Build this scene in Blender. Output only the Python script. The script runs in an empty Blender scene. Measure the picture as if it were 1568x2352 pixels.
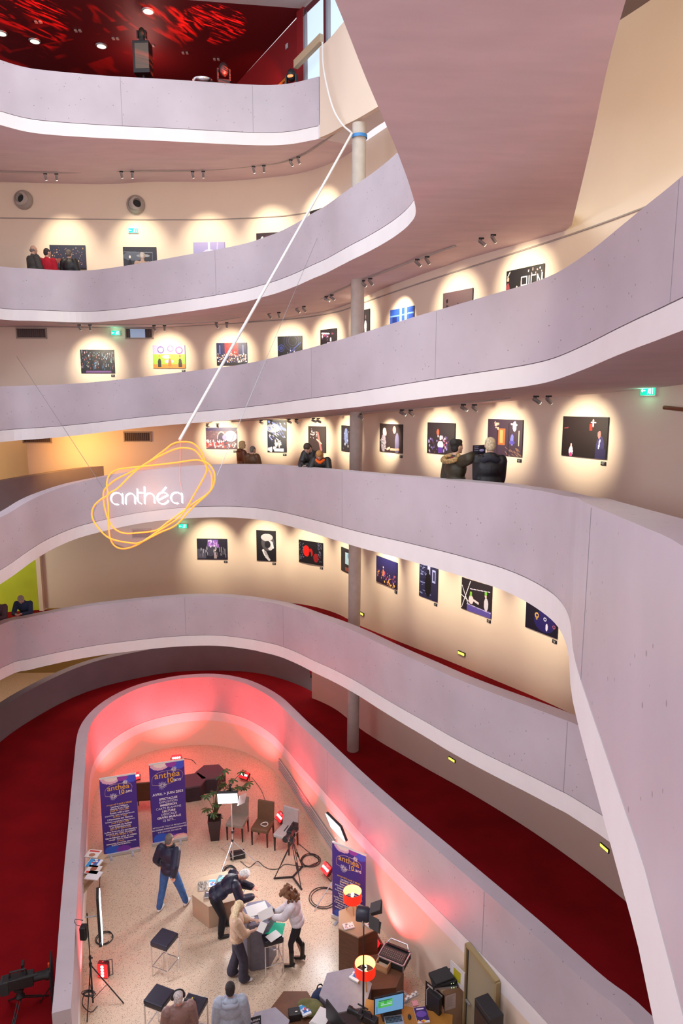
import bpy, bmesh, math, random
from mathutils import Vector, Matrix, noise
random.seed(7)
sc = bpy.context.scene
PI = math.pi
COL = sc.collection

# ---------------------------------------------------------------- camera
CAMZ = 11.1; PITCH = math.radians(9.3); FPX = 1550.0
cam_d = bpy.data.cameras.new('camera'); cam = bpy.data.objects.new('camera', cam_d); COL.objects.link(cam)
cam.location = (0, 0, CAMZ); cam.rotation_euler = (PI/2 - PITCH, 0, 0)
cam_d.sensor_fit = 'VERTICAL'; cam_d.sensor_height = 36; cam_d.sensor_width = 24
cam_d.lens = FPX/2352*36; cam_d.clip_start = .05; cam_d.clip_end = 200
sc.camera = cam

# ---------------------------------------------------------------- world and large lights
w = bpy.data.worlds.new('world'); sc.world = w; w.use_nodes = True
w.node_tree.nodes['Background'].inputs[0].default_value = (.84, .765, .83, 1)
w.node_tree.nodes['Background'].inputs[1].default_value = 1.26

def lamp(name, kind, loc, energy, color=(1, 1, 1), target=None, size=1., size_y=None, parent=None, **kw):
    d = bpy.data.lights.new(name, kind); o = bpy.data.objects.new(name, d); COL.objects.link(o)
    d.energy = energy; d.color = color; o.location = loc
    if kind == 'AREA':
        d.size = size
        if size_y: d.shape = 'RECTANGLE'; d.size_y = size_y
    elif kind != 'SUN': d.shadow_soft_size = size
    for k, v in kw.items(): setattr(d, k, v)
    if target is not None:
        o.rotation_euler = (Vector(target) - Vector(loc)).to_track_quat('-Z', 'Y').to_euler()
    return o

lamp('overhead_fill', 'AREA', (-3, 8, 22.5), 1150, (.78, .94, 1), (-3, 8.2, 0), 8, 10)  # soft fill added above the void, out of view
lamp('window_and_fill_light', 'AREA', (-3, -6, 12), 1000, (.86, .88, 1), (-3, 10, 9), 11, 11)
lamp('window_and_fill_light', 'AREA', (-10.5, 3, 12.6), 800, (.80, .86, 1), (2, 5, 9.4), 5, 4)  # added cool fill from the left, brightens the near right parapet
lamp('stair_window_light', 'AREA', (4.4, 3.5, 16.4), 390, (1, .88, .46), (5.0, 9.5, 13.8), 1.2, 2.0)
lamp('daylight_shaft', 'SPOT', (-.6, 17.0, 20.9), 900, (.95, 1, .75), (-7.6, 20.9, 14.3), .05, spot_size=math.radians(9), spot_blend=.5)
lamp('lime_wall_fill', 'AREA', (-12.2, 19.0, 7.0), 70, (1, 1, .8), (-12, 21.2, 5.4), 1.2, .6)  # fill added to brighten the lime wall, no fitting behind it
lamp('gallery_warm_light', 'AREA', (-8.6, 20.6, 9.85), 60, (1, .50, .13), (-7.6, 22.3, 8.9), .8, .5)
lamp('hall_light_warm', 'AREA', (-12.5, 25.5, 9.6), 260, (1, .62, .25), (-10.5, 22.5, 7.8), 3, 3)

sc.view_settings.view_transform = 'Standard'; sc.view_settings.look = 'None'
sc.view_settings.gamma = 1; sc.view_settings.exposure = 0.0
sc.view_settings.use_curve_mapping = False

# ---------------------------------------------------------------- helpers
def ang(py): return PITCH + math.atan((py - 1176)/FPX)
def at(px, py, z):
    """point on the horizontal plane z seen at that place of the photograph"""
    Y = (CAMZ - z)/math.tan(ang(py)); return at_y(px, py, Y)
def at_y(px, py, Y):
    Z = -Y*math.tan(ang(py)); zc = Y*math.cos(PITCH) - Z*math.sin(PITCH)
    return Vector(((px - 784)/FPX*zc, Y, Z + CAMZ))
def ray(px, py):
    u = (px - 784)/FPX; v = (1176 - py)/FPX; c, s = math.cos(PITCH), math.sin(PITCH)
    return Vector((u, c + v*s, v*c - s))

def tag(o, label=None, cat=None, group=None, kind=None):
    if label: o['label'] = label
    if cat: o['category'] = cat
    if group: o['group'] = group
    if kind: o['kind'] = kind
    return o

def empty(name, loc=(0, 0, 0), rz=0, label=None, cat=None, group=None):
    o = bpy.data.objects.new(name, None); COL.objects.link(o); o.location = loc; o.rotation_euler = (0, 0, rz)
    o.empty_display_size = .1
    return tag(o, label, cat, group)

MATS = {}
def mat(name, col, rough=.6, metal=0, emit=None, es=1., noise_s=None, noise_a=.06, bump=0, bump_s=60, spec=None, alpha=None, trans=None, stretch=None):
    if name in MATS: return MATS[name]
    m = bpy.data.materials.new(name); m.use_nodes = True; nt = m.node_tree; b = nt.nodes['Principled BSDF']
    b.inputs['Base Color'].default_value = (*col, 1); b.inputs['Roughness'].default_value = rough
    b.inputs['Metallic'].default_value = metal
    if spec is not None: b.inputs['Specular IOR Level'].default_value = spec
    if emit: b.inputs['Emission Color'].default_value = (*emit, 1); b.inputs['Emission Strength'].default_value = es
    if alpha is not None: b.inputs['Alpha'].default_value = alpha
    if trans is not None: b.inputs['Transmission Weight'].default_value = trans
    tc = nt.nodes.new('ShaderNodeTexCoord'); mp = nt.nodes.new('ShaderNodeMapping'); nt.links.new(tc.outputs['Object'], mp.inputs[0])
    if stretch: mp.inputs['Scale'].default_value = stretch
    if noise_s:
        n = nt.nodes.new('ShaderNodeTexNoise'); n.inputs['Scale'].default_value = noise_s; n.inputs['Detail'].default_value = 6
        nt.links.new(mp.outputs[0], n.inputs['Vector'])
        r = nt.nodes.new('ShaderNodeValToRGB'); nt.links.new(n.outputs[0], r.inputs[0])
        r.color_ramp.elements[0].position = .3; r.color_ramp.elements[1].position = .7
        r.color_ramp.elements[0].color = (*[max(0, c*(1 - noise_a)) for c in col], 1)
        r.color_ramp.elements[1].color = (*[min(1, c*(1 + noise_a)) for c in col], 1)
        nt.links.new(r.outputs[0], b.inputs['Base Color'])
    if bump:
        n2 = nt.nodes.new('ShaderNodeTexNoise'); n2.inputs['Scale'].default_value = bump_s
        nt.links.new(mp.outputs[0], n2.inputs['Vector'])
        bp = nt.nodes.new('ShaderNodeBump'); bp.inputs['Strength'].default_value = bump; bp.inputs['Distance'].default_value = .01
        nt.links.new(n2.outputs[0], bp.inputs['Height']); nt.links.new(bp.outputs[0], b.inputs['Normal'])
    MATS[name] = m; return m

def speckle(name, base, specks, scale=90, rough=.5, density=.18, big=None):
    m = bpy.data.materials.new(name); m.use_nodes = True; nt = m.node_tree; b = nt.nodes['Principled BSDF']
    b.inputs['Roughness'].default_value = rough
    tc = nt.nodes.new('ShaderNodeTexCoord')
    n = nt.nodes.new('ShaderNodeTexNoise'); n.inputs['Scale'].default_value = big or 1.2; n.inputs['Detail'].default_value = 5
    nt.links.new(tc.outputs['Object'], n.inputs['Vector'])
    r = nt.nodes.new('ShaderNodeValToRGB'); nt.links.new(n.outputs[0], r.inputs[0])
    r.color_ramp.elements[0].position = .3; r.color_ramp.elements[1].position = .7
    r.color_ramp.elements[0].color = (*[c*.90 for c in base], 1); r.color_ramp.elements[1].color = (*[min(1, c*1.06) for c in base], 1)
    last = r.outputs[0]
    for i, (sc_, colr, dens) in enumerate(specks):
        v = nt.nodes.new('ShaderNodeTexVoronoi'); v.inputs['Scale'].default_value = sc_; nt.links.new(tc.outputs['Object'], v.inputs['Vector'])
        sp = nt.nodes.new('ShaderNodeSeparateColor'); nt.links.new(v.outputs['Color'], sp.inputs[0])
        l1 = nt.nodes.new('ShaderNodeMath'); l1.operation = 'LESS_THAN'; l1.inputs[1].default_value = .42; nt.links.new(v.outputs['Distance'], l1.inputs[0])
        l2 = nt.nodes.new('ShaderNodeMath'); l2.operation = 'LESS_THAN'; l2.inputs[1].default_value = dens; nt.links.new(sp.outputs[i % 3], l2.inputs[0])
        mu = nt.nodes.new('ShaderNodeMath'); mu.operation = 'MULTIPLY'; nt.links.new(l1.outputs[0], mu.inputs[0]); nt.links.new(l2.outputs[0], mu.inputs[1])
        mx = nt.nodes.new('ShaderNodeMix'); mx.data_type = 'RGBA'; nt.links.new(mu.outputs[0], mx.inputs[0]); nt.links.new(last, mx.inputs[6])
        mx.inputs[7].default_value = (*colr, 1); last = mx.outputs[2]
    nt.links.new(last, b.inputs['Base Color']); MATS[name] = m; return m

def mesh(name, verts, faces, material=None, parent=None, smooth=False, mats=None, fmat=None):
    me = bpy.data.meshes.new(name); me.from_pydata([tuple(v) for v in verts], [], faces); me.update()
    o = bpy.data.objects.new(name, me); COL.objects.link(o)
    for m in (mats or [material]):
        if m: me.materials.append(m)
    if fmat:
        for p, k in zip(me.polygons, fmat): p.material_index = k
    if smooth:
        for p in me.polygons: p.use_smooth = True
    if parent: o.parent = parent
    return o

class MB:
    """collects simple shapes into one mesh"""
    def __init__(s): s.v = []; s.f = []; s.sm = []
    def add(s, v, f, smooth=False):
        n = len(s.v); s.v += [Vector(p) for p in v]; s.f += [tuple(i + n for i in q) for q in f]; s.sm += [smooth]*len(f); return s
    def box(s, c, d, rz=0, M=None):
        x, y, z = d[0]/2, d[1]/2, d[2]/2
        v = [Vector((a*x, b*y, e*z)) for a in (-1, 1) for b in (-1, 1) for e in (-1, 1)]
        R = M if M is not None else Matrix.Rotation(rz, 3, 'Z')
        v = [R @ p + Vector(c) for p in v]
        return s.add(v, [(0, 1, 3, 2), (4, 6, 7, 5), (0, 4, 5, 1), (2, 3, 7, 6), (0, 2, 6, 4), (1, 5, 7, 3)])
    def prism(s, pts, z0, z1):
        n = len(pts); v = [(p[0], p[1], z0) for p in pts] + [(p[0], p[1], z1) for p in pts]
        return s.add(v, [tuple(range(n))[::-1], tuple(range(n, 2*n))] + [(i, (i + 1) % n, n + (i + 1) % n, n + i) for i in range(n)])
    def lathe(s, prof, c=(0, 0, 0), n=24, M=None, smooth=True, cap=True):
        v = []; f = []; R = M if M is not None else Matrix.Identity(3)
        for r, z in prof:
            for i in range(n):
                a = 2*PI*i/n; v.append(R @ Vector((r*math.cos(a), r*math.sin(a), z)) + Vector(c))
        for k in range(len(prof) - 1):
            for i in range(n): f.append((k*n + i, k*n + (i + 1) % n, (k + 1)*n + (i + 1) % n, (k + 1)*n + i))
        if cap: f.append(tuple(range(n))[::-1]); f.append(tuple(range((len(prof) - 1)*n, len(prof)*n)))
        return s.add(v, f, smooth)
    def tube(s, pts, r, n=8, closed=False, cap=True):
        pts = [Vector(p) for p in pts]; m = len(pts); rr = r if isinstance(r, (list, tuple)) else [r]*m
        v = []; f = []; up = None
        for i, p in enumerate(pts):
            if closed: t = pts[(i + 1) % m] - pts[i - 1]
            else: t = pts[min(i + 1, m - 1)] - pts[max(i - 1, 0)]
            if t.length < 1e-9: t = Vector((0, 0, 1))
            t.normalize()
            if up is None: up = t.orthogonal().normalized()
            else:
                up = up - t*up.dot(t)
                up = up.normalized() if up.length > 1e-6 else t.orthogonal().normalized()
            b = t.cross(up)
            for k in range(n):
                a = 2*PI*k/n; v.append(p + (up*math.cos(a) + b*math.sin(a))*rr[i])
        L = m if closed else m - 1
        for i in range(L):
            for k in range(n): f.append((i*n + k, i*n + (k + 1) % n, ((i + 1) % m)*n + (k + 1) % n, ((i + 1) % m)*n + k))
        if cap and not closed: f.append(tuple(range(n))[::-1]); f.append(tuple(range((m - 1)*n, m*n)))
        return s.add(v, f, True)
    def ball(s, c, r, n=12, m=8, M=None):
        r = r if isinstance(r, (tuple, list)) else (r, r, r); R = M if M is not None else Matrix.Identity(3)
        v = []; f = []
        for j in range(m + 1):
            th = PI*j/m
            for i in range(n):
                a = 2*PI*i/n; v.append(R @ Vector((r[0]*math.sin(th)*math.cos(a), r[1]*math.sin(th)*math.sin(a), r[2]*math.cos(th))) + Vector(c))
        for j in range(m):
            for i in range(n): f.append((j*n + i, (j + 1)*n + i, (j + 1)*n + (i + 1) % n, j*n + (i + 1) % n))
        return s.add(v, f, True)
    def build(s, name, material, parent=None, bevel=0):
        o = mesh(name, s.v, s.f, material, parent)
        bm = bmesh.new(); bm.from_mesh(o.data)
        bmesh.ops.remove_doubles(bm, verts=bm.verts, dist=1e-5)
        bmesh.ops.recalc_face_normals(bm, faces=bm.faces); bm.to_mesh(o.data); bm.free()
        if any(s.sm):
            for p in o.data.polygons: p.use_smooth = True
            try:
                o.data.set_sharp_from_angle(angle=math.radians(40))
            except Exception: pass
        if bevel:
            b = o.modifiers.new('bevel', 'BEVEL'); b.width = bevel; b.segments = 2; b.limit_method = 'ANGLE'
        return o

def cr(P, sub=5):
    """Catmull-Rom resampling"""
    P = [Vector(p) for p in P]; out = []
    for i in range(len(P) - 1):
        a = P[i - 1] if i else 2*P[0] - P[1]; b, c = P[i], P[i + 1]; d = P[i + 2] if i + 2 < len(P) else 2*P[-1] - P[-2]
        for k in range(sub):
            t = k/sub
            out.append(.5*((2*b) + (c - a)*t + (2*a - 5*b + 4*c - d)*t*t + (3*b - a - 3*c + d)*t**3))
    out.append(P[-1]); return out

def structure(o): o['kind'] = 'structure'; return o

# ---------------------------------------------------------------- materials of the building
m_par = speckle('parapet_concrete', (.56, .49, .54), [(34, (.30, .26, .28), .010)], rough=.42, big=.9)
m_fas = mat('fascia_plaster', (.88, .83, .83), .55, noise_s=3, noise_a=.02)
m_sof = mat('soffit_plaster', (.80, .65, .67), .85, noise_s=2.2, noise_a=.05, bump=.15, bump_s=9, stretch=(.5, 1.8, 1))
m_wall = mat('cream_wall', (.85, .70, .56), .8, noise_s=1.0, noise_a=.02)
m_gold = mat('ochre_wall', (.36, .24, .085), .8, noise_s=2, noise_a=.04)
m_orange = mat('orange_wall', (.80, .53, .24), .8, noise_s=1, noise_a=.03)
m_lime = mat('lime_wall', (.52, .60, .03), .8, noise_s=1.5, noise_a=.08)
m_dark = mat('grey_wall', (.24, .205, .215), .8, noise_s=1.5, noise_a=.05)
m_carpet = mat('red_carpet', (.225, .0045, .008), .95, noise_s=1.2, noise_a=.16, bump=.3, bump_s=300, spec=.1)
m_terr = speckle('terrazzo', (.60, .455, .33), [(42, (.30, .20, .14), .10), (60, (.74, .60, .47), .10), (80, (.18, .11, .09), .09)], rough=.32, big=.6)
m_gap = mat('joint_shadow', (.22, .17, .19), .9)
m_line = mat('rail_grey', (.42, .36, .32), .5)

# ---------------------------------------------------------------- ramps: inner edge of each turn (x, y, top of parapet)
HF, FA, TH = 1.18, .31, .28
NEAR = {
 'L1': [(-8.26, 17.88, 19.259), (-7.79, 18.22, 19.244), (-7.33, 18.36, 19.238), (-6.75, 18.55, 19.263), (-6.17, 18.77, 19.307), (-5.68, 18.9, 19.33), (-5.03, 18.97, 19.326), (-4.37, 19.02, 19.314), (-3.72, 19.14, 19.323), (-3.19, 19.27, 19.343), (-2.53, 19.42, 19.368), (-1.85, 19.48, 19.381), (-1.28, 19.35, 19.375), (-0.58, 18.94, 19.351)],
 'L2': [(-9.82, 20.3, 14.939), (-9.22, 20.63, 14.949), (-8.7, 20.85, 14.952), (-7.99, 20.99, 14.944), (-7.29, 20.78, 14.926), (-6.35, 20.26, 14.925), (-5.65, 19.91, 14.95), (-4.81, 19.51, 14.996), (-4.16, 19.22, 15.04), (-3.41, 19.08, 15.13), (-2.61, 18.93, 15.25), (-2.11, 18.7, 15.336), (-1.62, 18.3, 15.401), (-1.12, 17.68, 15.467), (-0.73, 17.06, 15.517), (-0.36, 16.49, 15.557), (-0.04, 15.87, 15.596), (0.24, 15.34, 15.632), (0.5, 14.9, 15.667), (0.83, 14.25, 15.715), (1.08, 13.6, 15.75)],
 'L3': [(-9.22, 18.54, 11.503), (-8.63, 19.1, 11.54), (-8.08, 19.55, 11.578), (-7.4, 20.14, 11.648), (-6.59, 20.47, 11.747), (-5.8, 20.44, 11.833), (-4.77, 20.06, 11.93), (-3.76, 19.58, 12.017), (-2.95, 19.16, 12.089), (-1.97, 18.15, 12.192), (-1.06, 16.81, 12.307), (-0.39, 15.72, 12.387), (0.29, 14.51, 12.469), (0.78, 13.59, 12.54), (1.3, 12.71, 12.615), (1.76, 12.0, 12.679), (2.1, 11.43, 12.724), (2.47, 10.81, 12.772), (2.8, 10.29, 12.821), (3.03, 9.81, 12.887), (3.19, 9.06, 13.008), (3.25, 8.25, 13.117), (3.27, 7.64, 13.181), (3.28, 6.99, 13.239)],
 'L4': [(-7.8, 15.19, 8.477), (-7.6, 16.09, 8.697), (-7.5, 17.0, 8.806), (-7.17, 17.82, 8.93), (-6.73, 18.28, 9.016), (-6.18, 18.78, 9.093), (-5.68, 19.07, 9.152), (-4.96, 19.17, 9.228), (-4.35, 19.12, 9.282), (-3.57, 18.89, 9.342), (-2.93, 18.58, 9.385), (-2.12, 17.83, 9.447), (-1.48, 16.85, 9.509), (-0.76, 15.43, 9.595), (-0.26, 14.36, 9.66), (0.27, 13.26, 9.722), (0.65, 12.6, 9.754), (1.08, 11.88, 9.792), (1.38, 11.29, 9.829), (1.71, 10.6, 9.876), (1.98, 10.0, 9.91), (2.23, 9.4, 9.945), (2.40, 8.75, 9.98), (2.47, 8.0, 10.03)],
 'L5': [(-9.1, 17.27, 5.22), (-8.61, 17.73, 5.262), (-8.02, 18.04, 5.316), (-7.53, 18.26, 5.353), (-6.84, 18.45, 5.415), (-6.15, 18.6, 5.455), (-5.46, 18.76, 5.485), (-4.72, 18.82, 5.528), (-3.96, 18.8, 5.561), (-3.34, 18.67, 5.586), (-2.6, 18.35, 5.61), (-2.23, 18.1, 5.63), (-1.7, 17.6, 5.695), (-1.18, 16.93, 5.76), (-0.7, 16.2, 5.823), (-0.15, 15.43, 5.882), (0.35, 14.63, 5.94), (0.8, 13.86, 5.974), (1.21, 13.17, 6.008), (1.66, 12.44, 6.049), (2.05, 11.77, 6.094), (2.41, 11.18, 6.148), (2.74, 10.66, 6.203), (3.05, 10.18, 6.257), (3.32, 9.72, 6.312), (3.53, 9.33, 6.36)],
 'L6': [(-4.29, 9.29, 1.6), (-4.52, 9.99, 1.66), (-4.86, 10.97, 1.71), (-5.26, 12.15, 1.77), (-5.74, 13.58, 1.82), (-6.09, 14.62, 1.88), (-6.38, 15.49, 1.93), (-6.7, 16.46, 1.99), (-6.87, 16.98, 2.04), (-7.03, 17.6, 2.09), (-7.08, 18.2, 2.12), (-7.0, 18.86, 2.145), (-6.74, 19.5, 2.182), (-6.24, 20.08, 2.232), (-5.4, 20.46, 2.30), (-4.56, 20.58, 2.34), (-3.86, 20.47, 2.36), (-3.13, 20.11, 2.36), (-2.54, 19.6, 2.34), (-2.04, 19.0, 2.32), (-1.65, 18.24, 2.36), (-1.17, 17.14, 2.47), (-0.74, 16.16, 2.6), (-0.2, 14.96, 2.72), (0.35, 13.75, 2.84), (0.96, 12.54, 2.94), (1.6, 11.35, 3.04), (2.18, 10.14, 3.2), (2.7, 8.94, 3.4), (3.0, 8.2, 3.52), (3.22, 7.61, 3.64), (3.47, 6.95, 3.8)],
}
PRE = {'L1': [(-11.5, 11, 19.3), (-10.6, 14, 19.3), (-9.4, 16.6, 19.28)], 'L2': [(-11.5, 10, 14.7), (-11.6, 15, 14.85), (-10.8, 18.6, 14.93)],
       'L3': [(-8.2, 7, 11.2), (-9.3, 12, 11.32), (-9.7, 16, 11.42)], 'L4': [(-6.5, 4, 8.05), (-7.6, 9, 8.2), (-7.9, 13, 8.33)],
       'L5': [(-8.5, 5, 4.6), (-9.6, 10, 4.8), (-9.8, 14.5, 5.05)], 'L6': []}
POST = {'L1': [], 'L2': [(1.24, 12.9, 15.77), (1.27, 12.2, 15.79), (1.05, 11.0, 15.83), (.70, 9.45, 15.87), (.26, 7.7, 15.92), (-.1, 6.2, 15.97), (-.7, 4, 16.05), (-1.6, 0, 16.2)],
        'L3': [(3.25, 5.2, 13.4), (2.9, 3, 13.6), (1.6, .6, 13.85), (-1.4, -.9, 14.1), (-5, -.6, 14.3), (-8.6, 2.2, 14.5), (-10.6, 6, 14.62)],
        'L4': [(2.44, 7.3, 10.08), (2.18, 6.2, 10.22), (1.71, 4.7, 10.4), (1.22, 2.77, 10.6), (1.0, 1.92, 10.68), (.62, .8, 10.75), (-.2, -.5, 10.8), (-2.5, -1.1, 10.9), (-5.2, .4, 11.0), (-7.3, 4, 11.12)],
        'L5': [(3.9, 8.2, 6.5), (4.1, 6, 6.75), (3.7, 3.2, 7.0), (2, .8, 7.3), (-1, -.4, 7.5), (-4.2, .8, 7.8)],
        'L6': [(3.8, 5.5, 3.95), (3.4, 3.2, 4.1), (2, 1.4, 4.2), (-1, .3, 4.3), (-5, 1, 4.4), (-7.6, 3.5, 4.5)]}
# outer wall of the gallery in plan
OUT = [(-12.5, 3), (-13.8, 10), (-14.2, 16), (-13.4, 21.2), (-11.5, 22.0), (-9.5, 22.2), (-7.5, 22.3), (-5.5, 22.35), (-4, 22.3), (-3.1, 22.2), (-2.4, 22.05), (-1.6, 21.85), (-.85, 21.4), (-.1, 20.6), (.55, 19.4), (1.3, 18.0), (2.2, 16.5), (3.2, 14.98), (4.1, 13.55), (4.65, 12.5), (5.1, 11.4), (5.5, 10), (5.9, 8), (6.1, 5), (5.9, 1), (4.8, -2), (1.5, -4.2), (-2.5, -4.6), (-7, -3.6), (-10.5, -.8), (-12.5, 3)]
OUTS = [Vector((p[0], p[1])) for p in cr([(x, y, 0) for x, y in OUT], 5)]
OUT6 = [(-10.4, 5), (-10.7, 10), (-10.7, 15), (-10.35, 18.6), (-10.05, 20.1), (-9.35, 21.75), (-8.45, 22.8), (-7.1, 23.6), (-6.27, 23.9), (-5.1, 24.0), (-3.64, 23.85), (-2.65, 23.45), (-1.64, 22.7), (-.8, 21.8), (-.1, 20.8), (.55, 19.45), (1.3, 18.02), (2.2, 16.52), (3.2, 15.0), (4.1, 13.57), (4.65, 12.52), (5.1, 11.42), (5.5, 10.02), (5.9, 8.02), (6.1, 5), (5.9, 1), (4.8, -2), (1.5, -4.2), (-2.5, -4.6), (-7, -3.6), (-9.5, -.8)]
OUTS6 = [Vector((p[0], p[1])) for p in cr([(x, y, 0) for x, y in OUT6], 5)]
LEVEL = {k: cr(PRE[k] + NEAR[k] + POST[k], 4) for k in NEAR}

def arc(P):
    L = [0]
    for i in range(1, len(P)): L.append(L[-1] + (Vector(P[i][:2]) - Vector(P[i - 1][:2])).length)
    return L
def outer_for(P, O):
    """monotone, smoothed nearest points of the outer line for every point of the inner line"""
    LO = arc(O); idx = []
    prev = None
    for p in P:
        q = Vector((p[0], p[1])); cand = range(0, len(O)//3) if prev is None else range(prev, min(len(O), prev + 14))
        prev = min(cand, key=lambda k: (O[k] - q).length); idx.append(LO[prev])
    for i in range(1, len(idx)): idx[i] = max(idx[i], idx[i - 1])
    for _ in range(30): idx = [idx[0]] + [(idx[i - 1] + idx[i]*2 + idx[i + 1])/4 for i in range(1, len(idx) - 1)] + [idx[-1]]
    res = []
    for s in idx:
        k = max(0, min(len(O) - 2, next((j for j in range(len(LO)) if LO[j] >= s), len(LO) - 1) - 1))
        t = (s - LO[k])/max(1e-6, LO[k + 1] - LO[k]); res.append(O[k].lerp(O[k + 1], min(1, max(0, t))))
    return res
def normals(P):
    N = []
    for i in range(len(P)):
        t = Vector(P[min(i + 1, len(P) - 1)][:2]) - Vector(P[max(i - 1, 0)][:2]); t.normalize(); N.append(Vector((-t.y, t.x)))
    return N
def strip(name, P, offs, material, smooth=True, closed=True, mats=None, cm=None):
    """sweep a cross section: offs = list of (outward, dz) or function of i giving points"""
    N = normals(P); n = len(offs); v = []; f = []; fm = []
    for i, p in enumerate(P):
        for o, dz in offs: v.append((p[0] + N[i].x*o, p[1] + N[i].y*o, p[2] + dz))
    K = n if closed else n - 1
    for i in range(len(P) - 1):
        for k in range(K):
            a, b = i*n + k, i*n + (k + 1) % n; f.append((a, b, b + n, a + n)); fm.append(cm[k] if cm else 0)
    if closed: f.append(tuple(range(n))); f.append(tuple(range((len(P) - 1)*n, len(P)*n))[::-1]); fm += [0, 0]
    o = mesh(name, v, f, material, None, False, mats, fm if cm else None)
    bm = bmesh.new(); bm.from_mesh(o.data); bmesh.ops.recalc_face_normals(bm, faces=bm.faces); bm.to_mesh(o.data); bm.free()
    for p in o.data.polygons: p.use_smooth = True
    o.data.set_sharp_from_angle(angle=math.radians(35))
    return o

SIDE = {'L1': 'top', 'L2': 'fourth', 'L3': 'third', 'L4': 'second', 'L5': 'first', 'L6': 'lobby'}
NUM = {'L1': 'top gallery', 'L2': 'fourth turn', 'L3': 'third turn', 'L4': 'second turn', 'L5': 'first turn', 'L6': 'lobby level turn'}
for k, P in LEVEL.items():
    structure(strip('wall_parapet_' + SIDE[k], P, [(0, 0), (0, -HF + .014), (TH, -HF + .014), (TH, 0)], m_par))
    structure(strip('trim_joint_' + SIDE[k], P, [(.02, -HF + .02), (.02, -HF - .01), (TH - .02, -HF - .01), (TH - .02, -HF + .02)], m_gap))
    if k == 'L2':
        O1 = outer_for(P, OUTS)
        # past the corner the ramp leaves the wall and crosses the void overhead
        R = cr([(4.28, 13.3, 0), (3.17, 9.22, 0), (2.47, 6.67, 0), (1.9, 4, 0), (1.2, 0, 0)], 6)
        iC = len(PRE[k] + NEAR[k])*4
        tail = len(P) - iC
        O = []
        ref = Vector((4.28, 13.3))
        for i in range(len(P)):
            if i < iC - 8: O.append(O1[i])
            else:
                u = (i - (iC - 8))/(len(P) - 1 - (iC - 8)); O.append(None)
        a = O1[iC - 9]
        path = [a] + [q for q in OUTS if q.y < a.y - .2 and q.x > 0 and q.y > 13.5] + [Vector((q[0], q[1])) for q in R]
        LP = arc(path); m = len([1 for q in O if q is None])
        for j in range(m):
            s = LP[-1]*(j + 1)/m; kk = next(i for i in range(len(LP)) if LP[i] >= s - 1e-6)
            t = (s - LP[kk - 1])/(LP[kk] - LP[kk - 1]); O[iC - 8 + j] = path[kk - 1].lerp(path[kk], t)
    else:
        O = outer_for(P, OUTS6 if k == 'L6' else OUTS)
    N = normals(P); v = []; f = []; fm = []
    for i, p in enumerate(P):
        zj = p[2] - HF; o = O[i]
        v += [(p[0], p[1], zj), (p[0], p[1], zj - FA), (o.x, o.y, zj - FA), (o.x, o.y, zj)]
    for i in range(len(P) - 1):
        a = i*4
        for q, mi in ((0, 0), (1, 1), (2, 0), (3, 0)):
            b = a + (q + 1) % 4; f.append((a + q, b, b + 4, a + q + 4)); fm.append(mi)
    f += [(0, 1, 2, 3), tuple(range(len(v) - 4, len(v)))[::-1]]; fm += [0, 0]
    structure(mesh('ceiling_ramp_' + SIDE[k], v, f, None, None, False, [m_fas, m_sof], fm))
    # carpet
    v = []; f = []
    for i, p in enumerate(P):
        q = Vector((p[0], p[1])) + N[i]*TH*.9; o = O[i]; o2 = q.lerp(o, .995); z = p[2] - HF + .02
        v += [(q.x, q.y, z), (o2.x, o2.y, z)]
    for i in range(len(P) - 1): f.append((2*i, 2*i + 2, 2*i + 3, 2*i + 1))
    structure(mesh('floor_carpet_' + SIDE[k], v, f, m_carpet))

# thin vertical casting seams on the inner faces
def seam(k, px):
    P = LEVEL[k]; n0 = len(PRE[k])*4; best = None
    for i in range(n0, len(P)):
        X, Y, Z = P[i][0], P[i][1], P[i][2] - .6 - CAMZ
        if Y < 1: continue
        zc = Y*math.cos(PITCH) - Z*math.sin(PITCH); x = 784 + FPX*X/zc
        if best is None or abs(x - px) < best[0]: best = (abs(x - px), i)
    i = best[1]; N = normals(P)[i]; p = P[i]
    o = MB().box((p[0] - N.x*.0005, p[1] - N.y*.0005, p[2] - HF/2), (.010, .006, HF - .03), math.atan2(-N.x, N.y)).build('trim_seam', m_seam); structure(o)
m_seam = mat('seam', (.36, .33, .36), .7)
for k, px in (('L1', 275), ('L1', 573), ('L2', 753), ('L2', 498), ('L3', 1001), ('L3', 716), ('L3', 1560), ('L4', 1350), ('L4', 790), ('L4', 249), ('L5', 653), ('L5', 1300), ('L5', 430), ('L6', 753), ('L6', 1100)): seam(k, px)

# ---------------------------------------------------------------- outer walls
def wall(name, pts, z0, z1, material, thick=.15, side=1):
    P = [Vector((p[0], p[1], 0)) for p in pts]; N = normals(P); v = []; f = []
    for i, p in enumerate(P):
        a = z0[i] if isinstance(z0, (list, tuple)) else z0; b = z1[i] if isinstance(z1, (list, tuple)) else z1
        q = (p.x + N[i].x*thick*side, p.y + N[i].y*thick*side)
        v += [(p.x, p.y, a), (p.x, p.y, b), (*q, b), (*q, a)]
    for i in range(len(P) - 1):
        for k in range(4):
            a, b = i*4 + k, i*4 + (k + 1) % 4; f.append((a, b, b + 4, a + 4))
    f += [(0, 1, 2, 3), tuple(range(len(v) - 4, len(v)))[::-1]]
    o = mesh(name, v, f, material)
    bm = bmesh.new(); bm.from_mesh(o.data); bmesh.ops.recalc_face_normals(bm, faces=bm.faces); bm.to_mesh(o.data); bm.free()
    for p in o.data.polygons: p.use_smooth = True
    o.data.set_sharp_from_angle(angle=math.radians(35))
    return structure(o)
def xs(lo, hi): return [(q.x, q.y) for q in OUTS if lo(q) and hi(q)]
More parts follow.
